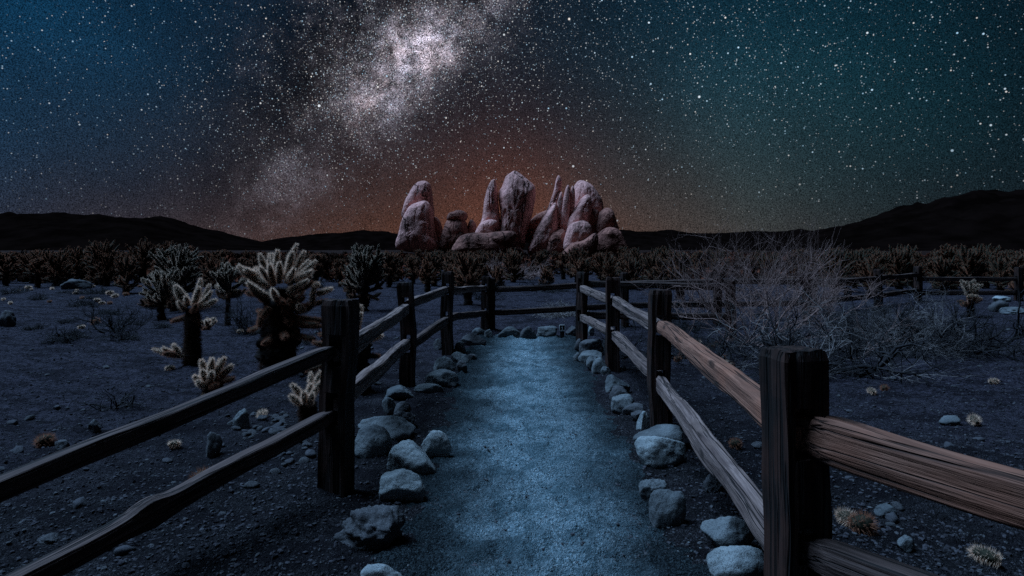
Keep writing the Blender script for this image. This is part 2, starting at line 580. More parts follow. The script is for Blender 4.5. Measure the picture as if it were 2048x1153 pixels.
def tube(mb, P, R, sides=8, mat=0, cap=True, noise=None):
    P = np.asarray(P, float)
    R = np.asarray(R, float)
    T, N, B = frames(P)
    n = len(P)
    a = np.arange(sides) / sides * 2 * np.pi
    V = P[:, None, :] + R[:, None, None] * (np.cos(a)[None, :, None] * N[:, None, :] + np.sin(a)[None, :, None] * B[:, None, :])
    V = V.reshape(-1, 3)
    if noise:
        amp, freq, seed = noise
        nr = np.repeat(P, sides, 0)
        dv = V - nr
        V = nr + dv * (1 + amp * fbm(V * freq, 3, seed))[:, None]
    i = np.arange(n - 1)[:, None] * sides
    j = np.arange(sides)[None, :]
    j2 = (j + 1) % sides
    Q = np.stack([i + j, i + j2, i + sides + j2, i + sides + j], -1).reshape(-1, 4)
    mb.add(V, Q, mat)
    if cap:
        for e, k in ((0, 0), (n - 1, (n - 1) * sides)):
            rim = V[k:k + sides]
            W = np.vstack([rim, P[e][None]])
            f = np.array([[x, (x + 1) % sides, sides] for x in range(sides)])
            if e == 0:
                f = f[:, ::-1]
            mb.add(W, f, mat)
    return T, N, B


def spines(mb, P, R, fr, count, L, hw, rng, mat=1, lean=0.12):
    T, N, B = fr
    n = len(P)
    t = rng.uniform(0, n - 1.001, count)
    i = t.astype(int)
    f = (t - i)[:, None]
    lerp = lambda A: A[i] * (1 - f) + A[i + 1] * f
    P, R = np.asarray(P, float), np.asarray(R, float)
    c = lerp(P)
    r = R[i] * (1 - f[:, 0]) + R[i + 1] * f[:, 0]
    a = rng.uniform(0, 2 * np.pi, count)[:, None]
    nn = np.cos(a) * lerp(N) + np.sin(a) * lerp(B)
    tip = np.clip((t / (n - 1) - 0.75) / 0.25, 0, 1)[:, None]
    d = nn + rng.normal(size=(count, 3)) * lean * 0.55 + lerp(T) * tip * 1.4
    d /= np.linalg.norm(d, axis=1)[:, None]
    base = c + nn * r[:, None] * 0.97
    w = np.cross(d, rng.normal(size=(count, 3)))
    w /= np.linalg.norm(w, axis=1)[:, None]
    ln = (L * rng.uniform(0.5, 1.25, count))[:, None]
    V = np.stack([base - w * hw, base + w * hw, base + d * ln], 1).reshape(-1, 3)
    mb.add(V, np.arange(count * 3).reshape(-1, 3), mat, False)


def curve3(a, b, bend, n=9):
    t = np.linspace(0, 1, n)[:, None]
    a, b = np.asarray(a, float), np.asarray(b, float)
    mid = (a + b) / 2 + np.asarray(bend, float)
    return (1 - t) ** 2 * a + 2 * t * (1 - t) * mid + t ** 2 * b


ARM_PROFILE = np.array([0.62, 0.85, 0.95, 1.0, 1.03, 1.02, 1.0, 0.92, 0.70, 0.30])


def gpt(u, v):
    """ground point seen at photo pixel (u, v)"""
    y = F * EYE / (v - HZ)
    return np.array([(u - CX) / F * y, y, 0.0])


# ------------------------------------------------------------------ ground height
def ground_h(x, y):
    x = np.asarray(x, float)
    y = np.asarray(y, float)
    P = np.stack([x, y, np.zeros_like(x)], -1)
    h = 0.035 * fbm(P * 0.7, 3, 11) + 0.024 * fbm(P * 3.1, 3, 21, 0.6) + 0.010 * fbm(P * 13.0, 3, 31, 0.65)
    far = np.clip((y - 14) / 40, 0, 1)
    h = h + far * 0.10 * fbm(P * 0.12, 3, 41)
    on = np.exp(-((x - 0.2) / 0.75) ** 4) * np.clip((11.2 - y) / 1.0, 0, 1)
    return h * (1 - 0.55 * on) - 0.02 * on


def gh(x, y):
    return float(ground_h(np.array([x]), np.array([y]))[0])


PL = ([-2.0, 1.0, 2.66, 3.6, 5.0, 7.0, 9.0, 10.4, 11.2], [-0.62, -0.58, -0.54, -0.50, -0.52, -0.60, -0.58, -0.55, -0.50])
PR = ([-2.0, 1.0, 2.66, 3.6, 5.0, 7.0, 9.0, 10.4, 11.2], [0.90, 0.88, 0.84, 0.78, 0.80, 0.86, 0.96, 1.10, 1.20])


def build_ground():
    ys = np.concatenate([np.linspace(-12, 0.9, 20), np.geomspace(1.0, 22.0, 470), np.geomspace(22.5, 7000, 150)])
    xt = np.linspace(-1, 1, 620)
    Y = np.repeat(ys, len(xt))
    wd = 1.15 * (np.maximum(ys, 1.0) + 3.0)
    X = (wd[:, None] * xt[None, :]).ravel()
    Z = ground_h(X, Y)
    Z = np.where(Y > 300, 0, Z)
    inside = np.minimum(np.minimum(X - np.interp(Y, *PL), np.interp(Y, *PR) - X), (10.3 - Y))
    Z = Z - 0.03 * np.clip(inside / 0.08, 0, 1)
    n, m = len(ys), len(xt)
    i = np.arange(n - 1)[:, None] * m
    j = np.arange(m - 1)[None, :]
    Q = np.stack([i + j, i + j + 1, i + m + j + 1, i + m + j], -1).reshape(-1, 4)
    mb = MB()
    mb.add(np.stack([X, Y, Z], -1), Q)
    mb.build('ground', 'ground')['kind'] = 'structure'


def build_path():
    ys = np.concatenate([np.linspace(-2, 0.9, 12), np.geomspace(1.0, 10.45, 420)])
    xt = np.linspace(0, 1, 150)
    Y = np.repeat(ys, len(xt))
    xl = np.interp(ys, *PL) - 0.16
    xr = np.interp(ys, *PR) + 0.16
    X = (xl[:, None] + (xr - xl)[:, None] * xt[None, :]).ravel()
    e = np.minimum(X - np.repeat(xl, len(xt)), np.repeat(xr, len(xt)) - X)
    e = np.minimum(e, (10.45 - Y) * 1.2)
    P = np.stack([X, Y, np.zeros_like(X)], -1)
    e = e + 0.09 * fbm(P * 4.0, 4, 57, 0.6)
    lift = np.clip(e / 0.16, 0, 1)
    Z = ground_h(X, Y) - 0.020 + 0.032 * lift + 0.017 * fbm(P * 6, 3, 77, 0.6) * lift
    Z += 0.0105 * fbm(P * np.array([11.0, 26.0, 1.0]), 3, 87, 0.6) * lift
    rf = np.random.default_rng(17)
    for k in range(150):                                   # scuffed footprints
        fy = 1.5 * (10.2 / 1.5) ** rf.uniform(0, 1)
        fx = rf.normal(0.17, 0.34)
        a = rf.normal(0, 0.35)
        ddx, ddy = X - fx, Y - fy
        px_ = ddx * math.cos(a) + ddy * math.sin(a)
        py_ = -ddx * math.sin(a) + ddy * math.cos(a)
        q = (px_ / 0.055) ** 2 + (py_ / 0.13) ** 2
        Z = Z + lift * (-0.011 * np.exp(-q ** 2) + 0.006 * np.exp(-((q - 2.2) / 0.9) ** 2))
    n, m = len(ys), len(xt)
    i = np.arange(n - 1)[:, None] * m
    j = np.arange(m - 1)[None, :]
    Q = np.stack([i + j, i + j + 1, i + m + j + 1, i + m + j], -1).reshape(-1, 4)
    mb = MB()
    mb.add(np.stack([X, Y, Z], -1), Q)
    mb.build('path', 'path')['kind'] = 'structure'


build_ground()
build_path()


# ------------------------------------------------------------------ distant mountains
def build_range(name, prof, dist, depth, seed):
    pu = np.array([p[0] for p in prof], float)
    pv = np.array([p[1] for p in prof], float)
    us = np.linspace(pu[0], pu[-1], 260)
    vs = np.interp(us, pu, pv)
    X = (us - CX) / F * dist
    Hh = EYE + (HZ - vs) / F * dist
    rows = np.linspace(-1, 1, 41)
    allX = np.tile(X, len(rows))
    allY = np.repeat(dist + rows * depth, len(X))
    prof_s = np.cos(rows * np.pi / 2) ** 1.1
    Z = (Hh[None, :] * prof_s[:, None]).ravel() - 3
    P = np.stack([allX, allY, np.zeros_like(allX)], -1)
    g = fbm(P * (9.0 / dist) * 3, 5, seed, 0.55)
    w = np.repeat(1 - np.abs(rows) * 0.0, len(X))
    ridge = np.repeat(np.abs(rows) < 0.03, len(X))
    Z = Z * (1 + np.where(ridge, 0.012, 0.09) * g * w)
    n, m = len(rows), len(X)
    i = np.arange(n - 1)[:, None] * m
    j = np.arange(m - 1)[None, :]
    Q = np.stack([i + j, i + j + 1, i + m + j + 1, i + m + j], -1).reshape(-1, 4)
    mb = MB()
    mb.add(np.stack([allX, allY, Z], -1), Q)
    o = mb.build(name, 'hill')
    o['kind'] = 'structure'


build_range('mountains', [(-700, 470), (-400, 440), (-150, 428), (0, 431), (40, 432), (75, 425), (108, 432), (150, 426), (200, 433), (270, 433), (320, 437),
                          (370, 449), (420, 463), (470, 476), (520, 484), (580, 492), (640, 499)], 1500, 420, 3)
build_range('mountains', [(480, 492), (540, 484), (600, 473), (640, 468), (690, 467), (735, 461), (770, 463), (810, 470), (900, 474), (1000, 470), (1120, 468),
                          (1240, 461), (1330, 462), (1420, 466), (1480, 464), (1540, 463), (1590, 460), (1640, 465), (1720, 475), (1800, 490)], 2600, 500, 5)
build_range('mountains', [(1480, 499), (1560, 482), (1620, 466), (1680, 452), (1740, 439), (1800, 421), (1860, 404), (1920, 392), (1980, 384), (2048, 380),
                          (2200, 385), (2500, 400), (2900, 440)], 1100, 330, 9)


# ------------------------------------------------------------------ the giant boulder outcrop
def smooth_poly(pts, n):
    pts = np.asarray(pts, float)
    m = len(pts)
    out = []
    for i in range(m):
        p0, p1, p2, p3 = pts[(i - 1) % m], pts[i], pts[(i + 1) % m], pts[(i + 2) % m]
        for t in np.linspace(0, 1, 12, endpoint=False):
            out.append(0.5 * ((2 * p1) + (-p0 + p2) * t + (2 * p0 - 5 * p1 + 4 * p2 - p3) * t * t + (-p0 + 3 * p1 - 3 * p2 + p3) * t ** 3))
    out = np.array(out)
    d = np.concatenate([[0], np.cumsum(np.linalg.norm(np.roll(out, -1, 0) - out, axis=1))])
    s = np.linspace(0, d[-1], n, endpoint=False)
    ex = np.vstack([out, out[:1]])
    return np.stack([np.interp(s, d, ex[:, 0]), np.interp(s, d, ex[:, 1])], -1)


def outcrop_rock(zp, dy, depth, seed, mat='outcrop', rough=0.02, power=2.4):
    """a rounded solid whose front view is the outline zp (pixels of the 3.724x enlargement at 750,320)"""
    y0 = 120.0 + dy
    uv = np.asarray(zp, float) / 3.724 + np.array([750.0, 320.0])
    P = np.stack([(uv[:, 0] - CX) / F * y0, EYE + (HZ - uv[:, 1]) / F * y0], -1)
    O = smooth_poly(P, 160)
    c = O.mean(0)
    ts = np.sin(np.linspace(-np.pi / 2, np.pi / 2, 61)[1:-1])
    sc = (1 - np.abs(ts) ** power) ** (1 / power)
    aa = np.arctan2(O[:, 1] - c[1], O[:, 0] - c[0])
    E = c + np.column_stack([np.cos(aa) * np.ptp(O[:, 0]) / 2, np.sin(aa) * np.ptp(O[:, 1]) / 2])
    O0 = O
    V = np.concatenate([np.column_stack([c[0] + ((O0[:, 0] * (0.7 + 0.3 * s) + E[:, 0] * 0.3 * (1 - s)) - c[0]) * s, np.full(len(O), t * depth), c[1] + ((O0[:, 1] * (0.7 + 0.3 * s) + E[:, 1] * 0.3 * (1 - s)) - c[1]) * s]) for t, s in zip(ts, sc)])
    size = np.ptp(O, axis=0).max()
    ctr = np.array([c[0], 0, c[1]])
    dv = V - ctr
    nn = dv / np.maximum(np.linalg.norm(dv, axis=1), 1e-6)[:, None]
    face = np.clip(np.abs(V[:, 1]) / depth, 0, 1)
    V = V + nn * (rough * size * fbm(V * (2.4 / size) + seed * 3.1, 5, seed, 0.58) * (0.25 + face * 1.2))[:, None]
    # weathered vertical joints and a few flat spalls
    gq = np.abs(fbm(np.column_stack([V[:, 0] * 3.2, V[:, 1] * 1.6, V[:, 2] * 0.55]) / size * 2.2 + seed * 5.3, 3, seed + 31))
    V = V - nn * (size * 0.022 * np.exp(-(gq / 0.06) ** 2) * (0.3 + face))[:, None]
    sp = np.sign(fbm(V * (1.3 / size) + seed * 1.7, 2, seed + 41) - 0.15)
    V = V - nn * (size * 0.010 * sp * (0.2 + face))[:, None]
    n, m = len(ts), len(O)
    i = np.arange(n - 1)[:, None] * m
    j = np.arange(m)[None, :]
    j2 = (j + 1) % m
    Q = np.stack([i + j, i + m + j, i + m + j2, i + j2], -1).reshape(-1, 4)
    mb = MB()
    V0 = np.array([c[0], 0, max(c[1] * 0, 0)])
    base = np.array([c[0], y0, 0.0])
    off = np.array([c[0], 0.0, 0.0])
    ends = np.array([[c[0], -depth, c[1]], [c[0], depth, c[1]]])
    W = np.vstack([V, ends]) - off
    k = n * m
    jj = np.arange(m)
    t1 = np.stack([np.full(m, k), jj, (jj + 1) % m], -1)
    t2 = np.stack([np.full(m, k + 1), (n - 1) * m + (jj + 1) % m, (n - 1) * m + jj], -1)
    mb.add(W, Q)
    mb.Fs.append((np.vstack([t1, t2]), 0, True))
    return mb, base, mat


OUT = [
    # outline, dy, depth, mat, label
    ([(208, 430), (228, 315), (268, 232), (310, 180), (360, 163), (398, 172), (416, 215), (425, 300), (432, 430), (320, 470)], 5, 3.0, 'outcrop', 'rounded dark speckled boulder leaning behind the leftmost pale boulder of the outcrop'),
    ([(165, 660), (185, 530), (213, 435), (262, 352), (330, 316), (382, 310), (412, 345), (432, 440), (450, 560), (470, 670), (300, 690)], 0, 4.0, 'outcrop', 'large pale sloping boulder at the left end of the outcrop with dark hollow'),
    ([(428, 640), (432, 450), (458, 430), (488, 470), (508, 570), (505, 650)], 8, 2.0, 'outcrop_dark', 'narrow shadowy boulder tucked right behind the left pale boulder of the outcrop'),
    ([(485, 670), (508, 530), (540, 455), (610, 440), (668, 450), (694, 530), (696, 640), (600, 690)], 1, 3.2, 'outcrop_dark', 'squat barrel shaped boulder carrying a cap rock in the outcrop'),
    ([(538, 448), (550, 402), (590, 385), (608, 376), (645, 378), (680, 396), (687, 430), (662, 455), (590, 452)], 1, 2.6, 'outcrop_dark', 'small lumpy cap rock sitting on the barrel shaped boulder'),
    ([(690, 570), (694, 485), (716, 445), (746, 472), (758, 525), (752, 575)], 2, 1.8, 'outcrop_dark', 'small dark pointed boulder between cap rock and central tower'),
    ([(765, 590), (800, 430), (818, 295), (846, 195), (876, 152), (897, 155), (912, 225), (919, 330), (932, 450), (925, 590)], 1, 3.4, 'outcrop', 'tall narrow pinkish slab split off the left of the central tower'),
    ([(905, 640), (934, 440), (918, 260), (945, 200), (972, 132), (1010, 101), (1043, 87), (1082, 112), (1150, 160), (1190, 200), (1198, 265), (1182, 350), (1152, 470), (1122, 570), (1105, 660), (990, 690)], 3, 6.5, 'outcrop', 'tallest pink granite tower with pointed top at centre of the outcrop'),
    ([(745, 570), (778, 482), (830, 451), (880, 447), (912, 463), (893, 520), (900, 575), (820, 590)], -4, 2.2, 'outcrop', 'small smooth block at the foot of the narrow slab'),
    ([(585, 690), (608, 602), (660, 560), (760, 545), (830, 550), (900, 540), (1010, 534), (1052, 560), (1080, 640), (1090, 700), (840, 720)], -8, 3.5, 'outcrop_dark', 'long low whaleback boulder lying in front of the central tower'),
    ([(1090, 600), (1120, 500), (1170, 440), (1225, 400), (1300, 378), (1330, 480), (1250, 620)], 11, 4.0, 'outcrop_dark', 'very dark boulder in the gap right of the central tower'),
    ([(1140, 700), (1168, 585), (1218, 482), (1282, 390), (1335, 322), (1352, 355), (1352, 480), (1342, 610), (1310, 710)], 0, 4.2, 'outcrop', 'steep sloping slab below the thin spire of the outcrop'),
    ([(1262, 430), (1300, 322), (1332, 228), (1350, 145), (1368, 118), (1386, 155), (1382, 250), (1362, 345), (1322, 440)], 2, 1.5, 'outcrop', 'thin pointed rock spire standing right of the central tower'),
    ([(1325, 570), (1342, 400), (1366, 290), (1388, 240), (1402, 300), (1396, 420), (1395, 570)], -1, 1.0, 'outcrop', 'first upright splinter of rock next to the thin spire'),
    ([(1370, 570), (1384, 400), (1406, 270), (1432, 190), (1454, 228), (1448, 380), (1440, 570)], -1.5, 1.0, 'outcrop', 'middle and broadest upright splinter of rock beside the thin spire'),
    ([(1416, 550), (1434, 380), (1448, 280), (1469, 195), (1490, 250), (1484, 380), (1478, 550)], -1, 0.9, 'outcrop', 'upright rock splinter leaning on the right hand dome'),
    ([(1430, 520), (1450, 380), (1474, 240), (1502, 170), (1545, 160), (1602, 190), (1660, 262), (1686, 325), (1692, 420), (1680, 540), (1540, 560)], 6, 5.0, 'outcrop', 'big smooth domed boulder forming the right summit of the outcrop'),
    ([(1405, 640), (1428, 455), (1480, 370), (1542, 282), (1588, 258), (1612, 310), (1604, 430), (1560, 540), (1490, 660)], 0, 3.2, 'outcrop', 'leaning oval boulder propped against the right hand dome'),
    ([(1552, 560), (1560, 430), (1592, 375), (1640, 368), (1664, 400), (1660, 540), (1600, 600)], 0.5, 2.2, 'outcrop_dark', 'rounded shoulder boulder between leaning oval and right knob'),
    ([(1638, 560), (1650, 425), (1690, 376), (1732, 360), (1770, 388), (1788, 455), (1806, 540), (1720, 600)], 0, 3.0, 'outcrop_dark', 'knob shaped boulder at the far right of the outcrop'),
    ([(1405, 660), (1440, 502), (1500, 460), (1562, 455), (1602, 490), (1618, 570), (1606, 660), (1500, 700)], -5, 3.0, 'outcrop', 'arched dome boulder with folded face at front right of the outcrop'),
    ([(1590, 710), (1648, 565), (1722, 508), (1802, 520), (1850, 585), (1868, 710)], -3, 3.0, 'outcrop_dark', 'low sloping slab at the right foot of the outcrop'),
    ([(1280, 710), (1298, 565), (1350, 528), (1412, 535), (1425, 710)], -3, 2.4, 'outcrop_dark', 'low block under the rock splinters at the foot of the outcrop'),
    ([(1390, 720), (1460, 630), (1550, 600), (1640, 545), (1660, 610), (1600, 720)], -8, 2.4, 'outcrop_dark', 'dim tilted boulder in front of the arched dome'),
]
for k, (zp, dy, dep, mt, lab) in enumerate(OUT):
    mb, base, mt = outcrop_rock(zp, dy, dep, 100 + k, mt, 0.019 if dep > 1.2 else 0.012, 3.0)
    tag(mb.build('granite_boulder', mt, None, tuple(base)), lab, 'boulder', 'giant granite boulders of the outcrop')


# ------------------------------------------------------------------ split rail fences
def post_mesh(w, dth, ztop, slots, seed, sunk=0.3):
    """a rough hewn post with real through-slots for the rails; local origin at its foot"""
    rng = np.random.default_rng(seed)
    mb = MB()

    def block(x0, x1, y0, y1, z0, z1):
        nx, ny = max(2, int((x1 - x0) / 0.02) + 1), max(2, int((y1 - y0) / 0.02) + 1)
        nz = max(2, int((z1 - z0) / 0.03) + 1)
        gx, gy, gz = np.linspace(x0, x1, nx), np.linspace(y0, y1, ny), np.linspace(z0, z1, nz)

        def face(A, Bv, fn):
            a, b = np.meshgrid(A, Bv, indexing='ij')
            V = fn(a.ravel(), b.ravel())
            n, m = len(A), len(Bv)
            i = np.arange(n - 1)[:, None] * m
            j = np.arange(m - 1)[None, :]
            Q = np.stack([i + j, i + j + 1, i + m + j + 1, i + m + j], -1).reshape(-1, 4)
            cx, cy = np.array([0.0, 0.0])
            P = V.copy()
            dx = 0.010 * fbm(np.column_stack([P[:, 0] * 30, P[:, 1] * 30, P[:, 2] * 1.6]) + seed, 3, seed) + 0.012 * fbm(np.column_stack([P[:, 2] * 2.2, P[:, 2] * 0 + 3, P[:, 2] * 0]) + seed * 2, 2, seed)
            dyy = 0.010 * fbm(np.column_stack([P[:, 0] * 30, P[:, 1] * 30, P[:, 2] * 1.6]) + seed + 40, 3, seed + 9)
            tp = np.clip((P[:, 2] - (ztop - 0.03)) / 0.03, 0, 1)
            shrink = 1 - 0.10 * tp ** 2
            P[:, 0] = P[:, 0] * shrink + dx
            P[:, 1] = P[:, 1] * shrink + dyy
            P[:, 2] += np.where(V[:, 2] > ztop - 0.002, 0.008 * fbm(V * 22 + seed, 3, seed + 3), 0)
            mb.add(P, Q, 0, False)
        one = lambda q, val: np.full_like(q, val)
        face(gx, gz, lambda a, b: np.column_stack([a, one(a, y0), b]))
        face(gx, gz, lambda a, b: np.column_stack([a, one(a, y1), b]))
        face(gy, gz, lambda a, b: np.column_stack([one(a, x0), a, b]))
        face(gy, gz, lambda a, b: np.column_stack([one(a, x1), a, b]))
        face(gx, gy, lambda a, b: np.column_stack([a, b, one(a, z1)]))
        face(gx, gy, lambda a, b: np.column_stack([a, b, one(a, z0)]))

    hw, hd = w / 2, dth / 2
    z = -sunk
    for (zc, hh) in sorted(slots):
        block(-hw, hw, -hd, hd, z, zc - hh)
        ck = w * 0.27
        block(-hw, -hw + ck, -hd, hd, zc - hh, zc + hh)
        block(hw - ck, hw, -hd, hd, zc - hh, zc + hh)
        z = zc + hh
    block(-hw, hw, -hd, hd, z, ztop)
    return mb


def add_post(parent, x, y, w, ztop, slots, seed, yaw=0.0, dth=None):
    mb = post_mesh(w, dth or w * 0.85, ztop, slots, seed)
    o = mb.build('post', 'post', parent)
    px, py = parent.location[0], parent.location[1]
    o.location = (x - px, y - py, 0)
    o.rotation_euler = (random.Random(seed).uniform(-0.012, 0.012), random.Random(seed + 1).uniform(-0.012, 0.012), yaw)
    return o


def add_rail(parent, a, b, h, th, seed, mat='rail', knots=(), sag=0.0, tenon=True, wav=0.42):
    a, b = Vector(a), Vector(b)
    L = (b - a).length
    n = max(40, int(L / 0.03))
    side = 44
    t = np.linspace(0, 1, n)
    rng = np.random.default_rng(seed)
    ang = np.arange(side) / side * 2 * np.pi
    # rough rectangle profile (superellipse)
    ca, sa = np.cos(ang), np.sin(ang)
    e = 0.36
    py = np.sign(ca) * np.abs(ca) ** e
    pz = np.sign(sa) * np.abs(sa) ** e
    X = t * L
    one = np.zeros_like(X)
    cz = wav * 0.016 * fbm(np.column_stack([X * 1.6, one + seed, one]), 3, seed) + sag * (4 * t * (1 - t)) * -1
    cy = wav * 0.014 * fbm(np.column_stack([X * 1.3, one + seed + 7, one]), 2, seed + 1)
    hh = h / 2 * (1 + wav * 0.16 * fbm(np.column_stack([X * 2.0, one + seed + 3, one]), 3, seed + 2))
    tt = th / 2 * (1 + wav * 0.14 * fbm(np.column_stack([X * 2.3, one + seed + 5, one]), 3, seed + 4))
    for (kt, amp, wid) in knots:
        g = np.exp(-((t - kt) / wid) ** 2)
        hh = hh * (1 + amp * g)
        cz = cz + amp * 0.2 * h * g
    if tenon:
        ed = np.minimum(X, L - X)
        f = np.clip((ed - 0.03) / 0.16, 0, 1)
        f = f * f * (3 - 2 * f)
        tt = tt * (0.42 + 0.58 * f)
        hh = hh * (0.72 + 0.28 * f)
    V = np.zeros((n, side, 3))
    V[:, :, 0] = X[:, None]
    V[:, :, 1] = cy[:, None] + tt[:, None] * py[None]
    V[:, :, 2] = cz[:, None] + hh[:, None] * pz[None]
    R = np.repeat(np.arange(side)[None], n, 0)
    Q3 = np.stack([np.repeat(X[:, None], side, 1) * 1.2, py[None] * 4.2 + 0 * X[:, None], pz[None] * 4.2 + 0 * X[:, None]], -1).reshape(-1, 3)
    g = fbm(Q3 + seed * 3.7, 4, seed + 11, 0.62).reshape(n, side)
    g2 = np.minimum(0, fbm(Q3 * np.array([0.6, 2.6, 2.6]) + seed, 2, seed + 15).reshape(n, side) + 0.35)
    k = 1 + (0.05 + 0.06 * wav) * g + (0.08 + 0.08 * wav) * g2
    V[:, :, 1] = cy[:, None] + (V[:, :, 1] - cy[:, None]) * k
    V[:, :, 2] = cz[:, None] + (V[:, :, 2] - cz[:, None]) * k
    i = np.arange(n - 1)[:, None] * side
    j = np.arange(side)[None, :]
    j2 = (j + 1) % side
    Q = np.stack([i + j, i + side + j, i + side + j2, i + j2], -1).reshape(-1, 4)
    mb = MB()
    W = V.reshape(-1, 3)
    mb.add(W, Q[:, ::-1])
    for s0, flip in ((0, True), (n - 1, False)):
        rim = V[s0]
        c = rim.mean(0)[None]
        f = np.array([[x, (x + 1) % side, side] for x in range(side)])
        mb.add(np.vstack([rim, c]), f[:, ::-1] if flip else f, 0, False)
    o = mb.build('rail', mat, parent)
    d = (b - a).normalized()
    rot = Vector((1, 0, 0)).rotation_difference(d)
    # keep the rail's height axis upright
    zax = Vector((0, 0, 1)) - d * d.z
    zax.normalize()
    yax = zax.cross(d)
    mtx = Matrix((d, yax, zax)).transposed()
    o.rotation_euler = mtx.to_euler()
    o.location = a - Vector(parent.location)
    return o


SL = 0.075


def run(parent, P, rails, seed, mats, h=0.115, th=0.09, special={}):
    """P: posts (x, y, ztop, width); rails per bay: (z0 top, z1 top, z0 low, z1 low)"""
    for k in range(len(P) - 1):
        a, b = P[k], P[k + 1]
        d = Vector((b[0] - a[0], b[1] - a[1], 0)).normalized() * 0.045
        tz0, tz1, lz0, lz1 = rails[k]
        mt = mats[k] if isinstance(mats, list) else (mats, mats)
        sp = dict(special.get((k, 0), {}))
        add_rail(parent, (a[0] - d.x, a[1] - d.y, tz0), (b[0] + d.x, b[1] + d.y, tz1), sp.pop('h', h), th, seed + k * 2, mt[0], **sp)
        sp = dict(special.get((k, 1), {}))
        add_rail(parent, (a[0] - d.x, a[1] - d.y, lz0), (b[0] + d.x, b[1] + d.y, lz1), sp.pop('h', h), th, seed + k * 2 + 1, mt[1], **sp)


def posts(parent, P, rails, seed):
    for k, p in enumerate(P):
        zt, zl = [], []
        if k > 0:
            zt.append(rails[k - 1][1]); zl.append(rails[k - 1][3])
        if k < len(rails):
            zt.append(rails[k][0]); zl.append(rails[k][2])
        slots = []
        for zz in (zl, zt):
            lo, hi = min(zz), max(zz)
            slots.append(((lo + hi) / 2 + 0.012, SL + (hi - lo) / 2))
        q = P[k + 1] if k + 1 < len(P) else P[k]
        r = P[k - 1] if k > 0 else P[k]
        yaw = -math.atan2(q[0] - r[0], q[1] - r[1])
        if abs(yaw) > 0.25 and p[1] < 3:
            yaw *= 0.2
        add_post(parent, p[0], p[1], p[3], p[2], slots, seed + k, yaw)


# left side of the trail
LF = [(-2.10, 1.75, 0.80, 0.16), (-1.055, 3.62, 1.15, 0.165), (-1.125, 6.47, 1.10, 0.150), (-0.905, 8.40, 1.14, 0.145), (-0.475, 10.90, 0.965, 0.140)]
LR = [(0.49, 0.86, 0.11, 0.465), (0.82, 0.82, 0.517, 0.455), (0.855, 0.89, 0.394, 0.48), (0.88, 0.745, 0.50, 0.30)]
fl = tag(empty('split_rail_fence', (-1.055, 3.62, 0)), 'dark split rail fence along the left side of the trail', 'fence', 'split rail fences')
posts(fl, LF, LR, 300)
run(fl, LF, LR, 320, [('rail_dark', 'rail_dark'), ('rail', 'rail'), ('rail', 'rail_dark'), ('rail', 'rail_dark')], 0.105, 0.080, {(0, 0): dict(h=0.082, wav=0.3), (0, 1): dict(h=0.082, wav=0.5, knots=[(0.48, 0.45, 0.035)]), (1, 1): dict(wav=0.6, knots=[(0.55, 0.12, 0.05)])})
# right side of the trail, with its short return at the far end
RF = [(1.95, 0.90, 1.15, 0.18), (0.960, 2.03, 1.115, 0.158), (1.235, 4.98, 1.115, 0.165), (1.185, 7.02, 1.125, 0.150), (1.135, 9.80, 1.085, 0.150), (3.56, 9.75, 0.95, 0.15)]
RR = [(0.71, 0.845, 0.42, 0.45), (0.825, 0.823, 0.375, 0.355), (0.795, 0.856, 0.375, 0.455), (0.84, 0.815, 0.47, 0.35), (0.90, 0.84, 0.385, 0.36)]
fr = tag(empty('split_rail_fence', (0.965, 2.03, 0)), 'split rail fence on the right side of the trail with broad near post', 'fence', 'split rail fences')
posts(fr, RF, RR, 340)
run(fr, RF, RR, 360, [('rail_red', 'rail_dark'), ('rail_red', 'rail'), ('rail', 'rail'), ('rail', 'rail'), ('rail_dark', 'rail_dark')], 0.108, 0.088, {(0, 0): dict(h=0.135), (1, 1): dict(wav=0.95), (2, 1): dict(wav=0.8), (2, 0): dict(wav=0.6)})
# cross fence beyond the end of the trail
BF = [(-0.36, 10.98, 0.93, 0.12), (2.15, 11.45, 1.02, 0.145), (3.95, 11.55, 0.98, 0.14), (5.75, 11.7, 0.98, 0.14)]
BR_ = [(0.72, 0.80, 0.29, 0.38), (0.81, 0.83, 0.38, 0.40), (0.83, 0.83, 0.40, 0.42)]
fb = tag(empty('split_rail_fence', (2.15, 11.45, 0)), 'dark split rail fence crossing beyond the end of the trail', 'fence', 'split rail fences')
posts(fb, BF, BR_, 380)
run(fb, BF, BR_, 400, ('rail_dark'), 0.105, 0.08)
FF = [(6.6, 13.2, 0.95, 0.15), (9.15, 15.0, 0.96, 0.16), (11.5, 17.0, 0.98, 0.16), (14.6, 17.3, 0.95, 0.16), (18.0, 17.4, 0.95, 0.16)]
FR = [(0.72, 0.72, 0.30, 0.30), (0.74, 0.74, 0.30, 0.30), (0.62, 0.6, 0.22, 0.2), (0.6, 0.6, 0.2, 0.2)]
ff = tag(empty('split_rail_fence', (9.15, 15.0, 0)), 'distant low split rail fence on the right among the chollas', 'fence', 'split rail fences')
posts(ff, FF, FR, 420)
run(ff, FF, FR, 440, ('rail_dark'), 0.12, 0.09)

# ------------------------------------------------------------------ trail marker
def box(mb, x0, x1, y0, y1, z0, z1, mat=0):
    V = np.array([(x, y, z) for x in (x0, x1) for y in (y0, y1) for z in (z0, z1)])
    Q = np.array([[0, 1, 3, 2], [4, 6, 7, 5], [0, 4, 5, 1], [2, 3, 7, 6], [0, 2, 6, 4], [1, 5, 7, 3]])
    mb.add(V, Q, mat, False)


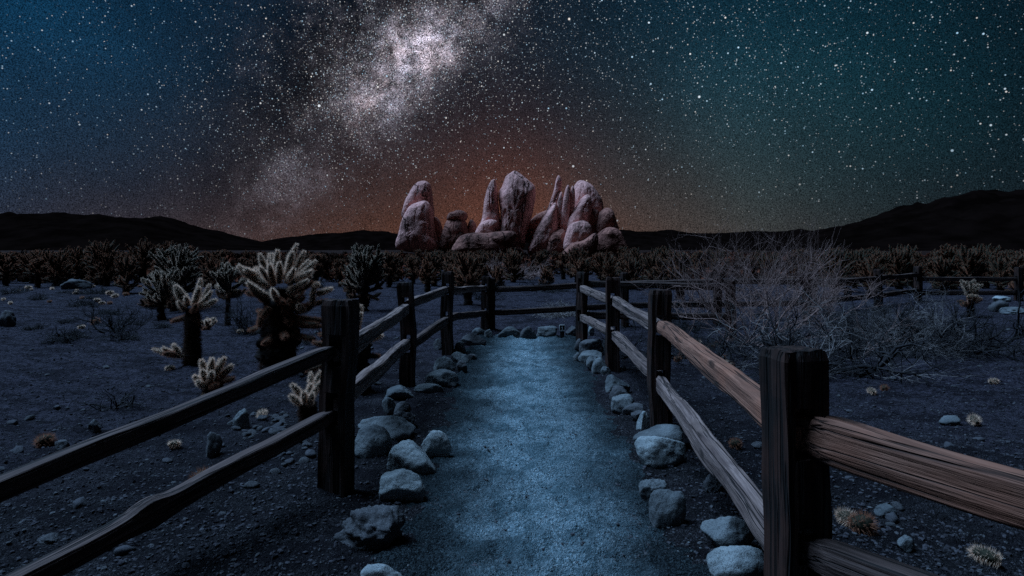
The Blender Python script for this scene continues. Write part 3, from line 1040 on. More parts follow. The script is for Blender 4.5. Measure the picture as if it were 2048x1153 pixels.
mk = tag(empty('trail_marker', (0.845, 10.12, 0)), 'small dark trail marker numbered 1 among the stones at the end of the trail', 'trail marker')
mb = MB(); box(mb, -0.036, 0.036, -0.02, 0.02, -0.1, 0.10); mb.build('marker_stake', 'marker_post', mk)
mb = MB()
def rrect(w, h, r, n=5):
    pts = []
    for (cx, cz, a0) in ((w - r, h - r, 0), (-w + r, h - r, 90), (-w + r, -h + r, 180), (w - r, -h + r, 270)):
        for k in range(n + 1):
            a = math.radians(a0 + 90 * k / n)
            pts.append((cx + r * math.cos(a), cz + r * math.sin(a)))
    return np.array(pts)
def slab(mb, O, y0, y1, zc):
    n = len(O)
    V = np.vstack([np.column_stack([O[:, 0], np.full(n, y0), O[:, 1] + zc]), np.column_stack([O[:, 0], np.full(n, y1), O[:, 1] + zc])])
    j = np.arange(n)
    mb.add(V, np.stack([j, j + n, (j + 1) % n + n, (j + 1) % n], -1), 0, False)
    mb.add(V, np.vstack([j, j + n]), 0, False)
def ring(mb, O, I, y0, y1, zc):
    n = len(O)
    A = [np.column_stack([q[:, 0], np.full(n, yy), q[:, 1] + zc]) for q in (O, I) for yy in (y0, y1)]
    V = np.vstack(A)
    j = np.arange(n); j2 = (j + 1) % n
    mb.add(V, np.vstack([np.stack([j, j2, j2 + 2 * n, j + 2 * n], -1), np.stack([j + n, j + 3 * n, j2 + 3 * n, j2 + n], -1),
                         np.stack([j, j + n, j2 + n, j2], -1), np.stack([j + 2 * n, j2 + 2 * n, j2 + 3 * n, j + 3 * n], -1)]), 0, False)
slab(mb, rrect(0.043, 0.046, 0.014), -0.032, -0.022, 0.135)
pl = mb.build('plate', 'plate', mk)
mb = MB(); ring(mb, rrect(0.049, 0.052, 0.018), rrect(0.041, 0.044, 0.013), -0.036, -0.021, 0.135); mb.build('border', 'white', pl)
mb = MB()
box(mb, -0.006, 0.006, -0.035, -0.0325, 0.111, 0.159); box(mb, -0.013, 0.013, -0.035, -0.0325, 0.106, 0.111); box(mb, -0.013, -0.006, -0.035, -0.0325, 0.149, 0.155)
mb.build('numeral', 'white', pl)


# ------------------------------------------------------------------ stones lining the trail
def stone(u0, u1, v0, v1, label, mat='granite', planes=9, sharp=9.0, rough=0.07, seed=None, layers=0.0, depth=0.8, name='border_stone', cat='stone', group='stones lining the trail', sub=5):
    global _sid
    _sid += 1
    sd = seed or 500 + _sid
    y = F * EYE / (v1 - HZ)
    w = (u1 - u0) / F * y
    y = y + depth * w * 0.42
    x = ((u0 + u1) / 2 - CX) / F * y
    w = (u1 - u0) / F * y
    zt = EYE - (v0 - HZ) / F * (y - 0.0)
    zt = max(zt, 0.03)
    V, Fc = rock_shape(sd, sub, planes + 5, sharp * 1.9 + 4, rough + 0.02, layers)
    g = gh(x, y)
    zb = g - 0.42 * max(zt, 0.05)
    Z = V[:, 2] * (zt - zb) / 2 + (zt + zb) / 2
    W = np.column_stack([V[:, 0] * w / 2, V[:, 1] * w / 2 * depth, Z])
    mb = MB()
    mb.add(W, Fc, 0, True)
    o = mb.build(name, mat, None, (x, y, 0))
    return tag(o, label, cat, group)


_sid = 0
G_, P_, D_ = 'granite', 'pale_granite', 'dark_stone'
ST = [
    (722, 804, 1128, 1185, 'pale low stone cut by the bottom edge left of the trail', P_, 6, 9),
    (665, 808, 1016, 1112, 'jagged dark crumbly rock left of the trail below the near left post', D_, 16, 26),
    (760, 851, 940, 1008, 'flat topped angular stone nearest the trail on the left side', P_, 7, 16),
    (775, 873, 884, 952, 'big rounded speckled stone behind the flat topped angular one', P_, 6, 6),
    (842, 903, 860, 924, 'brightest broken pale stone at the left edge of the trail', P_, 10, 22),
    (705, 784, 852, 918, 'smooth round stone beside the near left fence post', G_, 4, 5),
    (715, 829, 830, 884, 'wide humped stone behind the smooth round one on the left', G_, 6, 9),
    (785, 832, 820, 855, 'rough dark stone above the wide humped stone', D_, 12, 16),
    (764, 794, 793, 820, 'small striped stone near the second left post', G_, 9, 12),
    (788, 823, 803, 828, 'small wedge stone squeezed beside the rough dark stone', D_, 8, 18),
    (768, 830, 770, 799, 'broad dark stone at the foot of the second left post', G_, 6, 8),
    (827, 886, 767, 787, 'long flat stone lying right of the second left post', G_, 5, 8),
    (850, 917, 739, 776, 'cracked bright rimmed stone on the left edge halfway up the trail', G_, 9, 14),
    (866, 911, 713, 745, 'rounded stone behind the cracked bright rimmed stone', G_, 6, 8),
    (902, 939, 704, 731, 'domed stone leaning over a dark one below the third left post', G_, 5, 7),
    (910, 935, 721, 746, 'dark cleft stone in front of the domed stone', D_, 9, 16),
    (934, 954, 708, 722, 'tiny dark pointed stone jutting into the trail on the left', D_, 9, 14),
    (906, 933, 683, 707, 'squarish stone right beside the third left post', G_, 8, 14),
    (866, 887, 677, 699, 'dim stone hiding just left of the third left post', D_, 8, 12),
    (921, 973, 668, 690, 'flat layered stone near the corner post', D_, 9, 18),
    (943, 970, 656, 671, 'pyramid shaped stone behind the flat layered stone', G_, 9, 16),
    (968, 987, 658, 673, 'pale small stone at the foot of the corner post', P_, 7, 10),
    (995, 1041, 653, 674, 'leftmost wide stone of the row closing the end of the trail', G_, 9, 12),
    (1040, 1074, 653, 674, 'dark notched stone second in the row closing the trail', D_, 9, 16),
    (1073, 1115, 652, 672, 'light topped slab left of the trail marker', G_, 7, 14),
    (1130, 1157, 652, 668, 'dim stone between the trail marker and the far right post', D_, 8, 12),
    (1176, 1189, 651, 668, 'small bright stone just right of the farthest right hand post', P_, 7, 12),
    (1148, 1171, 677, 701, 'black faced stone at the foot of the farthest right hand post', D_, 7, 10),
    (1158, 1209, 677, 707, 'big dark triangular stone right of the black faced one', D_, 9, 14),
    (1204, 1222, 678, 696, 'small dark stone partly behind the second far right post', D_, 8, 12),
    (1146, 1166, 705, 723, 'small pale stone poking into the trail at the far right', G_, 6, 9),
    (1156, 1205, 702, 733, 'smooth slanting stone at the far right edge of the trail', G_, 6, 9),
    (1172, 1198, 711, 742, 'narrow upright stone, first of a leaning pair', G_, 8, 12),
    (1183, 1218, 714, 751, 'broader upright stone, second of a leaning pair', G_, 8, 12),
    (1201, 1222, 733, 754, 'little stone left of the foot of the second far right post', G_, 8, 12),
    (1239, 1253, 733, 750, 'little stone right of the foot of the second far right post', G_, 8, 12),
    (1253, 1281, 742, 751, 'thin flat stone behind the right fence', D_, 6, 10),
    (1210, 1261, 748, 783, 'hunched dark sided stone in front of the second far right post', G_, 8, 14),
    (1219, 1263, 772, 803, 'dark stone with pale rim below the hunched one', D_, 8, 12),
    (1223, 1271, 790, 826, 'light streaked angular stone midway on the right edge', G_, 9, 14),
    (1244, 1292, 807, 833, 'dark low stone under the light streaked one', D_, 7, 10),
    (1261, 1291, 822, 843, 'dull low stone left of the middle right post', D_, 7, 10),
    (1273, 1299, 822, 862, 'thin bright wedge standing against the middle right post', P_, 8, 16),
    (1266, 1365, 851, 898, 'broad dark rounded granite stone at the foot of the middle right post', G_, 5, 6),
    (1270, 1373, 868, 932, 'bright peaked granite stone in front of the broad dark rounded one', P_, 6, 8),
    (1277, 1340, 958, 1008, 'weathered white veined stone on the right edge of the trail', G_, 14, 20),
    (1301, 1371, 980, 1054, 'ridged pyramid stone with dark face beside the white veined stone', G_, 9, 16),
    (1406, 1454, 943, 990, 'crumbly stone half hidden behind the lower right rail', D_, 12, 16),
    (1408, 1516, 1030, 1114, 'rough humped stone below the lower right rail', G_, 8, 10),
    (1415, 1541, 1086, 1172, 'rounded brownish stone at the foot of the near right post', P_, 4, 5),
]
for (u0, u1, v0, v1, lab, mt, npl, shp) in ST:
    stone(u0, u1, v0, v1, lab, mt, npl, shp, (0.15 if npl > 15 else 0.085) if npl > 10 else 0.035, layers=0.10 if npl > 15 else 0.0, depth=0.7 if (u1 - u0) < 2.2 * (v1 - v0) else 0.5)
for (u0, u1, v0, v1, lab, mt) in [
    (1975, 2014, 600, 625, 'dark boulder by the distant low fence at the far right', D_),
    (2004, 2046, 614, 629, 'flat pale stone in front of the dark boulder at the far right', G_),
    (1986, 2020, 592, 606, 'pale rounded stone behind the dark boulder at the far right', P_),
    (1688, 1706, 574, 592, 'black boulder behind the big bare shrub', D_),
    (408, 442, 864, 902, 'dark angular rock behind the near left rails', D_),
    (468, 498, 818, 852, 'grey upright rock in the rubble below the round little cholla', G_),
    (125, 180, 558, 580, 'low black boulder among the chollas on the left', D_),
    (0, 32, 620, 655, 'bluish boulder at the left edge of the picture', D_),
    (78, 120, 1068, 1092, 'flat dim rock near the left bottom rails', D_),
    (1880, 1920, 832, 846, 'thin pale slab lying on the right flat', G_),
    (1750, 1790, 1010, 1026, 'thin pale slab below the near right rail', G_),
    (1795, 1828, 1070, 1092, 'narrow leaning slab below the near right rail', G_),
    (175, 202, 838, 858, 'small tilted slab on the left flat', D_),
    (112, 140, 880, 896, 'small triangular dark rock on the left flat', D_),
]:
    stone(u0, u1, v0, v1, lab, mt, 9, 14, 0.08, name='desert_rock', cat='rock', group='loose rocks on the desert flat', sub=4)

# countless small rocks: individual ones, then loose gravel
rng = np.random.default_rng(7)
SMALL = []
for k in range(6):
    V, Fc = rock_shape(900 + k, 3, 9, 12, 0.08)
    mb = MB()
    mb.add(V * np.array([1.0, 0.85, 0.6]), Fc)
    o = mb.build('pebble_stone', ['pebble', 'dark_stone', 'dark_stone'][k % 3])
    SMALL.append(o)
_first = set()


def small_rock(x, y, s, k, label, group):
    src = SMALL[k]
    if k in _first:
        o = src.copy()
        COL.objects.link(o)
    else:
        o = src
        _first.add(k)
    o.location = (x, y, gh(x, y) + s * 0.15)
    o.rotation_euler = (rng.uniform(-0.3, 0.3), rng.uniform(-0.3, 0.3), rng.uniform(0, 6.28))
    o.scale = (s, s, s)
    tag(o, label, 'stone', group)


for k in range(70):
    u, v = rng.normal(560, 55), rng.normal(862, 26)
    if v < 800:
        v = 815
    p = gpt(u, v)
    small_rock(p[0], p[1], rng.uniform(0.016, 0.05), k % 6, 'small stone in the rubble patch behind the near left post', 'rubble stones left of the fence')
for k in range(110):
    y = rng.uniform(2.6, 11) if k % 3 else rng.uniform(2.6, 6)
    x = rng.uniform(-1, 1) * (y * 0.86)
    if -1.1 < x < 1.35:
        x = -1.2 - rng.uniform(0, 2.5) if rng.random() < .5 else 1.45 + rng.uniform(0, 2.5)
    small_rock(x, y, rng.uniform(0.014, 0.05), k % 6, 'small loose stone scattered on the dark desert gravel', 'small stones on the desert flat')


def gravel(name, n, xf, ymin, ymax, smin, smax, mats, seed):
    r = np.random.default_rng(seed)
    y = ymin * (ymax / ymin) ** r.uniform(0, 1, n)
    x = xf(r, y, n)
    s = smin + (smax - smin) * r.uniform(0, 1, n) ** 2.5
    z = ground_h(x, y) + s * 0.2
    D, Fc = ico(1)
    nv = len(D)
    J = 1 + r.normal(0, 0.22, (n, nv))
    V = D[None] * J[:, :, None] * s[:, None, None]
    V = V * (1 + r.uniform(-0.35, 0.35, (n, 1, 3)))
    V[:, :, 2] *= 0.7
    V = V + np.stack([x, y, z], -1)[:, None, :]
    FF_ = (Fc[None] + (np.arange(n) * nv)[:, None, None])
    mb = MB()
    mb.add(V.reshape(-1, 3), FF_[: n // 2].reshape(-1, 3), 0, False)
    mb.Fs.append((FF_[n // 2:].reshape(-1, 3), 1, False))
    o = mb.build(name, mats)
    o['kind'] = 'stuff'
    o['label'] = name.replace('_', ' ')


gravel('gravel', 11000, lambda r, y, n: r.uniform(-1, 1, n) * (y * 0.9 + 0.3), 2.3, 14, 0.003, 0.013, ['pebble', 'dark_stone'], 3)
def off_path(r, y, n):
    x = r.uniform(-1, 1, n) * (y * 0.9 + 0.3)
    inp = (x > np.interp(y, *PL) - 0.05) & (x < np.interp(y, *PR) + 0.05) & (y < 10.6)
    return np.where(inp, np.where(r.uniform(0, 1, n) < 0.5, -1, 1) * r.uniform(1.0, 2.2, n) * (0.35 + 0.25 * y), x)


gravel('soil_clods', 30000, off_path, 2.2, 16, 0.003, 0.014, ['clod', 'clod'], 5)
gravel('path_grit', 4500, lambda r, y, n: np.interp(y, *PL) - 0.15 + r.uniform(0, 1, n) * (np.interp(y, *PR) - np.interp(y, *PL) + 0.3), 2.3, 10, 0.002, 0.006, ['granite', 'pebble'], 4)


# ------------------------------------------------------------------ chollas
def arm_mesh(a, b, r, rng, count, L, hw, sides=9, rust=False, mb=None, bend=None, n=10):
    mb = mb or MB()
    a, b = np.asarray(a, float), np.asarray(b, float)
    ln = np.linalg.norm(b - a)
    if bend is None:
        bend = np.array([0, 0, -0.10 * ln]) + rng.normal(0, 0.04 * ln, 3)
    P = curve3(a, b, bend, n)
    prof = np.interp(np.linspace(0, 1, n), np.linspace(0, 1, len(ARM_PROFILE)), ARM_PROFILE)
    R = r * prof * (1 + 0.06 * rng.normal(size=n))
    fr_ = tube(mb, P, R, sides, 0)
    spines(mb, P, R, fr_, count, L, hw, rng, 2 if rust else 1)
    return mb


CM = ['stem', 'spine', 'spine_rust', 'spine_dark']
CF = ['stem', 'spine_far', 'spine_rust', 'spine_dark']


def trunk_mesh(h, r, rng, count, L, hw, lean=(0, 0), seed=0, sides=14, top=0.75):
    mb = MB()
    n = 34
    t = np.linspace(0, 1, n)
    P = np.column_stack([lean[0] * t, lean[1] * t, -0.05 + (h + 0.05) * t])
    R = r * (1.05 - 0.15 * t + 0.07 * np.sin(t * 9 + seed)) * np.where(t > 0.9, top, 1)
    fr_ = tube(mb, P, R, sides, 0, True, (0.45, 14.0, seed))
    spines(mb, P, R, fr_, count, L * 2.0, hw * 2.2, rng, 1, 1.6)
    return mb


def hero(px_trunk, arms, label, y, base_uv, trunk_r, arm_r, seed, density=1.0, extra=0, trunk_top=None, zoom=(1.0, 0, 0), spine_len=0.026):
    """a near cholla: arms are pixel pairs of the enlargement `zoom` = (scale, origin u, origin v), set out in depth round the trunk"""
    rng = np.random.default_rng(seed)
    sc, ou, ov = zoom
    ux = lambda p: ((p[0] / sc + ou - CX) / F * y, EYE + (HZ - (p[1] / sc + ov)) / F * y)
    bx, _ = ux(base_uv)
    g = gh(bx, y)
    root = tag(empty('cholla_cactus', (bx, y, 0)), label, 'cactus', 'chollas near the trail')
    tx, tz = ux(trunk_top)
    trunk_mesh(tz, trunk_r, rng, int(6500 * density), spine_len, 0.0013, (tx - bx, 0), seed).build('trunk', ['trunk', 'spine_dark'], root)
    for k, q in enumerate(arms):
        a, b, dy0, dy1 = q[0], q[1], q[2], q[3]
        rust = len(q) > 4 and q[4]
        rr = arm_r * (q[5] if len(q) > 5 else 1.0) * rng.uniform(0.92, 1.08)
        ax, az = ux(a)
        bx2, bz = ux(b)
        A = np.array([ax - bx, dy0, az])
        B = np.array([bx2 - bx, dy1, bz])
        ln = np.linalg.norm(B - A)
        cnt = int(density * (240 + 4600 * ln))
        arm_mesh(A, B, rr, rng, cnt, spine_len, 0.00095, 10, rust).build('arm', CM, root)
    for k in range(extra):
        th = rng.uniform(0, 2 * np.pi)
        s = np.array([math.cos(th), math.sin(th), 0])
        if abs(s[1]) < 0.5:
            s[1] = math.copysign(0.6, s[1])
        s[0] *= 1.25
        z0 = tz * rng.uniform(0.42, 1.0)
        A = np.array([tx - bx, 0, z0]) + s * trunk_r * 0.5
        ln = rng.uniform(0.2, 0.34)
        el = rng.uniform(0.1, 0.95) if z0 > 0.7 * tz else rng.uniform(-0.7, 0.3)
        B = A + s * ln * math.cos(el) + np.array([0, 0, ln * math.sin(el)])
        arm_mesh(A, B, arm_r, rng, int(density * (240 + 4600 * ln)), spine_len, 0.00075, 10, z0 < tz * 0.85).build('arm', CM, root)
    return root


Z8 = (3.975, 380, 470)
hero(None, [
    ((640, 370), (568, 150), 0, -0.05), ((655, 350), (602, 150), .05, 0.12), ((690, 345), (650, 150), 0, 0.0), ((690, 340), (722, 122), -.05, -0.1),
    ((755, 320), (825, 72), .05, 0.1), ((790, 300), (838, 132), -.05, -0.1), ((800, 310), (884, 128), .05, .1), ((820, 330), (900, 205), .1, 0.2),
    ((830, 350), (990, 205), 0, .05), ((860, 345), (995, 285), -.05, -.1), ((800, 370), (890, 262), -.15, -.25), ((740, 380), (760, 215), -.12, -.2),
    ((700, 400), (690, 230), -.12, -.22), ((840, 370), (940, 330), .1, .1), ((690, 380), (610, 250), -.1, -.2),
    ((640, 400), (398, 242), 0, -.05, False, 1.45), ((540, 330), (500, 262), 0, .08), ((520, 310), (460, 270), -.02, -.08), ((590, 420), (425, 350), .08, .15),
    ((620, 470), (475, 452), -.05, -.1, True), ((610, 500), (530, 520), .05, .1, True), ((620, 560), (590, 640), .02, .05, True),
    ((780, 470), (985, 375), 0, -.05, True, 1.1), ((985, 560), (1012, 375), -.05, -.08, False), ((1015, 470), (1132, 428), -.05, 0), ((1010, 400), (1042, 385), -.06, -.12, False, .9),
    ((880, 570), (1085, 520), 0, .05, True), ((850, 610), (990, 555), -.05, -.05, True, 1.1), ((840, 650), (1060, 690), 0, .1, True), ((930, 600), (905, 540), -.1, -.2, False, .95),
    ((600, 600), (590, 720), -.1, -.15, True), ((800, 620), (850, 700), -.15, -.2, True), ((690, 560), (640, 640), -.2, -.24, True), ((750, 500), (820, 520), -.2, -.3, True),
], 'biggest cholla left of the trail, wide crown with glowing spines on a black trunk', 7.1, (690, 1085), 0.185, 0.0290, 61, 1.15, 20, (720, 430), Z8, 0.030)

Z7 = (4.267, 0, 470)
hero(None, [
    ((1610, 610), (1508, 428), 0, -.03, False, 1.6), ((1620, 580), (1622, 520), -.05, -.1, False, .9), ((1650, 610), (1690, 442), 0, 0.02), ((1670, 610), (1772, 480), .05, .1),
    ((1690, 620), (1830, 556), .02, .05), ((1650, 600), (1640, 380), .12, .2), ((1670, 590), (1720, 430), .1, .2), ((1600, 640), (1550, 560), -.05, -.08, False),
    ((1670, 660), (1720, 580), -.08, -.12, True), ((1620, 690), (1480, 735), 0, -.05, True), ((1660, 690), (1705, 755), -.03, -.06, True),
    ((1620, 1030), (1345, 960), -.05, -.1), ((1560, 1010), (1500, 925), -.06, -.06, False), ((1530, 1005), (1445, 945), -.1, -.15, False, .9), ((1540, 1000), (1470, 990), -.12, -.2, True, .9),
], 'tall forked cholla at left with a raised thick arm and a low side branch', 7.45, (1640, 1105), 0.080, 0.0275, 62, 1.0, 0, (1645, 640), Z7, 0.028)

Z1 = (2.883, 0, 450)
hero(None, [
    ((1190, 880), (1160, 775), 0, 0), ((1200, 880), (1195, 775), .05, .08), ((1215, 870), (1230, 766), -.02, -.02), ((1240, 870), (1288, 766), 0, .03), ((1260, 880), (1326, 812), .03, .05),
    ((1250, 900), (1350, 885), 0, 0, True), ((1190, 900), (1135, 862), -.03, -.06), ((1190, 910), (1122, 905), .02, .02, True), ((1210, 890), (1200, 820), -.08, -.12), ((1230, 900), (1260, 830), -.08, -.13),
    ((1220, 920), (1180, 880), -.1, -.15), ((1240, 920), (1290, 900), -.1, -.14, True), ((1225, 900), (1225, 790), .08, .15),
], 'small round brightly rimmed cholla just behind the near left rail', 5.95, (1230, 985), 0.070, 0.0255, 63, 1.3, 0, (1225, 905), Z1, 0.024)

hero(None, [
    ((1330, 760), (1360, 560), .0, 0), ((1320, 720), (1300, 575), .05, .1), ((1320, 800), (1380, 610), -.05, -.1), ((1260, 800), (1090, 680), 0, -.05), ((1240, 820), (1000, 800), .05, .1, True),
    ((1290, 900), (1420, 830), 0, 0), ((1350, 870), (1465, 800), 0, .05), ((1400, 840), (1530, 800), 0, .02), ((1440, 830), (1460, 795), 0, 0), ((1330, 940), (1500, 970), .03, .05, True),
    ((1290, 880), (1390, 850), -.1, -.15), ((1260, 900), (1200, 790), -.1, -.15), ((1180, 860), (1000, 840), -.05, -.1, True),
], 'dark sprawling cholla standing right behind the near left post', 6.3, (1290, 1130), 0.15, 0.0270, 64, 1.0, 5, (1290, 800), Z8, 0.026)

Z4 = (2.2756, 0, 750)
hero(None, [
    ((1385, 110), (1330, 40), 0, -.02), ((1390, 120), (1400, 50), .05, .08), ((1410, 110), (1460, 30), 0, 0), ((1400, 120), (1405, 60), -.08, -.12), ((1420, 130), (1440, 70), -.06, -.1), ((1380, 125), (1340, 80), -.05, -.1),
    ((1400, 100), (1380, 10), .1, .18), ((1400, 110), (1430, 0), .1, .16),
], 'low dim cholla between the two near left rails beside the post', 5.1, (1405, 165), 0.05, 0.0215, 65, 1.0, 0, (1400, 125), Z4, 0.024)


def crown_cholla(rng, H, spread, trunk_r, n_arms, arm_r, L, hw, per_arm, trunk_frac=0.45, sides=7):
    """trunk and crown meshes of a cholla seen from further off"""
    tm = trunk_mesh(H * trunk_frac * 1.2, trunk_r, rng, 700, L, hw, (0, 0), int(rng.integers(1000)), 10)
    cm = MB()
    for k in range(n_arms):
        th = rng.uniform(0, 2 * np.pi)
        f = rng.uniform(0, 1)
        z0 = H * (trunk_frac * 0.55 + 0.55 * f * (1 - trunk_frac) + 0.02)
        el = math.radians(-4 + 76 * f ** 0.8 + rng.uniform(-14, 18))
        s = np.array([math.cos(th) * math.cos(el), math.sin(th) * math.cos(el), math.sin(el)])
        reach = spread / 2 * (1.0 - 0.25 * f) / max(math.cos(el), 0.55)
        A = np.array([0, 0, z0]) + s * trunk_r * 0.4
        B = A + s * reach * rng.uniform(0.65, 1.05)
        B[2] = min(B[2], H * rng.uniform(0.93, 1.02))
        arm_mesh(A, B, arm_r, rng, per_arm, L, hw, sides, f < 0.28, cm, None, 8)
        for q in range(int(rng.integers(1, 5))):
            A2 = A + (B - A) * rng.uniform(0.35, 0.85)
            d2 = s + rng.normal(0, 0.5, 3) + np.array([0, 0, 0.5])
            d2 /= np.linalg.norm(d2)
            arm_mesh(A2, A2 + d2 * reach * rng.uniform(0.25, 0.45), arm_r * 0.9, rng, per_arm // 2, L, hw, sides, f < 0.2, cm, None, 6)
    return tm, cm


def mid_cholla(u, vtop, vbase, wpx, label, seed, n_arms=22, frac=0.45, arm=0.032, tr=None):
    y = F * EYE / (vbase - HZ)
    rng = np.random.default_rng(seed)
    x = (u - CX) / F * y
    H = EYE + (HZ - vtop) / F * y
    sp = wpx / F * y
    tm, cm = crown_cholla(rng, H, sp, tr or 0.08 * H, int(n_arms * 1.35), arm * 0.95, 0.028, 0.0015, 330, frac, 8)
    root = tag(empty('cholla_cactus', (x, y, gh(x, y))), label, 'cactus', 'chollas set back from the trail')
    tm.build('trunk', ['trunk', 'spine_dark'], root)
    cm.build('crown', CF if y > 15 else CM, root)
    return root


mid_cholla(323, 548, 640, 74, 'bright bushy cholla left of the tall forked one', 71, 26, 0.5)
mid_cholla(352, 496, 622, 96, 'fan crowned cholla rising behind the bright bushy one', 72, 34, 0.5, 0.036)
mid_cholla(456, 500, 648, 62, 'slender cholla with bare post like trunk left of the biggest one', 73, 18, 0.62, 0.034, 0.05)
mid_cholla(728, 498, 622, 92, 'wide cholla with layered crown right of the biggest one', 74, 40, 0.46, 0.036)
mid_cholla(700, 528, 600, 50, 'dim cholla half hidden behind the wide layered one', 75, 18)
mid_cholla(855, 518, 586, 42, 'pale topped cholla between the second and third left posts', 76, 22)
mid_cholla(936, 504, 612, 64, 'reddish tall cholla behind the corner of the fence', 77, 34, 0.5)
mid_cholla(908, 514, 590, 40, 'thin dark cholla beside the reddish tall one', 78, 16)
mid_cholla(990, 537, 580, 40, 'pale squat cholla above the corner post', 79, 22, 0.3)
mid_cholla(928, 548, 590, 28, 'tiny pale cholla by the third left post', 80, 14, 0.35)
mid_cholla(1092, 533, 580, 36, 'small pale cholla beyond the cross fence', 81, 20, 0.3)
mid_cholla(1158, 508, 578, 36, 'upright cholla rising behind the farthest right hand post', 82, 22, 0.5)
mid_cholla(1205, 504, 572, 50, 'broad cholla beyond the second far right post', 83, 26, 0.45)
mid_cholla(1941, 553, 632, 42, 'lone bright rimmed cholla behind the grey bush at far right', 84, 20, 0.5)
mid_cholla(2034, 563, 594, 34, 'small cholla at the right edge by the far rocks', 85, 14, 0.4)
mid_cholla(1975, 540, 576, 56, 'low spreading dark cholla behind the lone bright one', 86, 22, 0.4)
mid_cholla(205, 489, 572, 74, 'thick dark cholla with fringe crown on the left flat', 87, 36, 0.6, 0.04)
mid_cholla(180, 505, 560, 46, 'post like cholla beside the thick dark one at left', 88, 22, 0.62)
mid_cholla(112, 508, 570, 56, 'dark bushy cholla near the left edge with drooping crown', 89, 30, 0.5)
mid_cholla(66, 508, 566, 66, 'squat dark cholla at the left edge', 90, 30, 0.45)
mid_cholla(285, 485, 566, 66, 'tall cholla with twin crown left of the fan crowned one', 91, 34, 0.6, 0.04)
mid_cholla(415, 640, 664, 36, 'tiny cholla clump sprouting right of the tall forked one', 92, 12, 0.15, 0.024, 0.03)
mid_cholla(1830, 525, 580, 40, 'cholla just behind the distant fence posts', 93, 22, 0.4)
mid_cholla(1742, 520, 590, 60, 'brown cholla mound behind the big bare shrub', 94, 30, 0.3)
mid_cholla(1926, 482, 556, 30, 'lone tall narrow cholla poking above the right hand thicket', 95, 12, 0.75, 0.05, 0.09)

# the far thicket: individual plants from a few models
VAR = []
for k in range(6):
    rg = np.random.default_rng(200 + k)
    H = [1.5, 1.7, 1.35, 1.6, 1.2, 1.8][k]
    tm, cm = crown_cholla(rg, H, [1.0, 0.9, 1.1, 1.25, 1.1, 0.8][k], 0.10, [38, 44, 42, 48, 42, 32][k], 0.040, 0.036, 0.0034, 120, [0.34, 0.45, 0.22, 0.4, 0.15, 0.5][k], 6)
    root = empty('cholla_cactus', (0, 0, 0))
    a = tm.build('trunk', ['trunk', 'spine_dark'], root)
    b = cm.build('crown', CF, root)
    VAR.append((root, a, b))
used = set()
rg = np.random.default_rng(77)
placed = []
cnt = 0
tries = 0
while cnt < 265 and tries < 9000:
    tries += 1
    y = 23.0 + 85.0 * rg.uniform(0, 1) ** 2.0 if rg.random() < 0.93 else rg.uniform(17, 24)
    u = rg.uniform(-60, 2110)
    if cnt < 34:
        y, u = rg.uniform(20.5, 31), rg.uniform(1640, 2080)
    elif cnt < 64:
        y, u = rg.uniform(22.5, 33), rg.uniform(-40, 440)
    elif cnt < 84:
        y, u = rg.uniform(24, 36), rg.uniform(700, 1640)
    x = (u - CX) / F * y
    if 430 < u < 1300 and y < 22:
        continue
    if 100 < u < 800 and y < 20 and rg.random() < 0.6:
        continue
    if any((x - p[0]) ** 2 + (y - p[1]) ** 2 < (0.55 + 0.012 * y) ** 2 for p in placed):
        continue
    placed.append((x, y))
    k = int(rg.integers(6))
    root, a, b = VAR[k]
    if k in used:
        r = root.copy(); COL.objects.link(r)
        for ch in (a, b):
            c = ch.copy(); COL.objects.link(c); c.parent = r
    else:
        r = root
        used.add(k)
    s = rg.uniform(0.68, 0.98) if cnt >= 84 else rg.uniform(0.8, 1.05)
    r.location = (x, y, gh(x, y))
    r.scale = (s, s, s * rg.uniform(0.9, 1.05))
    r.rotation_euler = (0, 0, rg.uniform(0, 6.28))
    if u < 800:
        tag(r, 'dark cholla in the far thicket left of the rock outcrop', 'cactus', 'far chollas left of the outcrop')
    elif u < 1260:
        tag(r, 'cholla in the far thicket in front of the rock outcrop', 'cactus', 'far chollas in front of the outcrop')
    else:
        tag(r, 'cholla in the far thicket right of the rock outcrop', 'cactus', 'far chollas right of the outcrop')
    cnt += 1

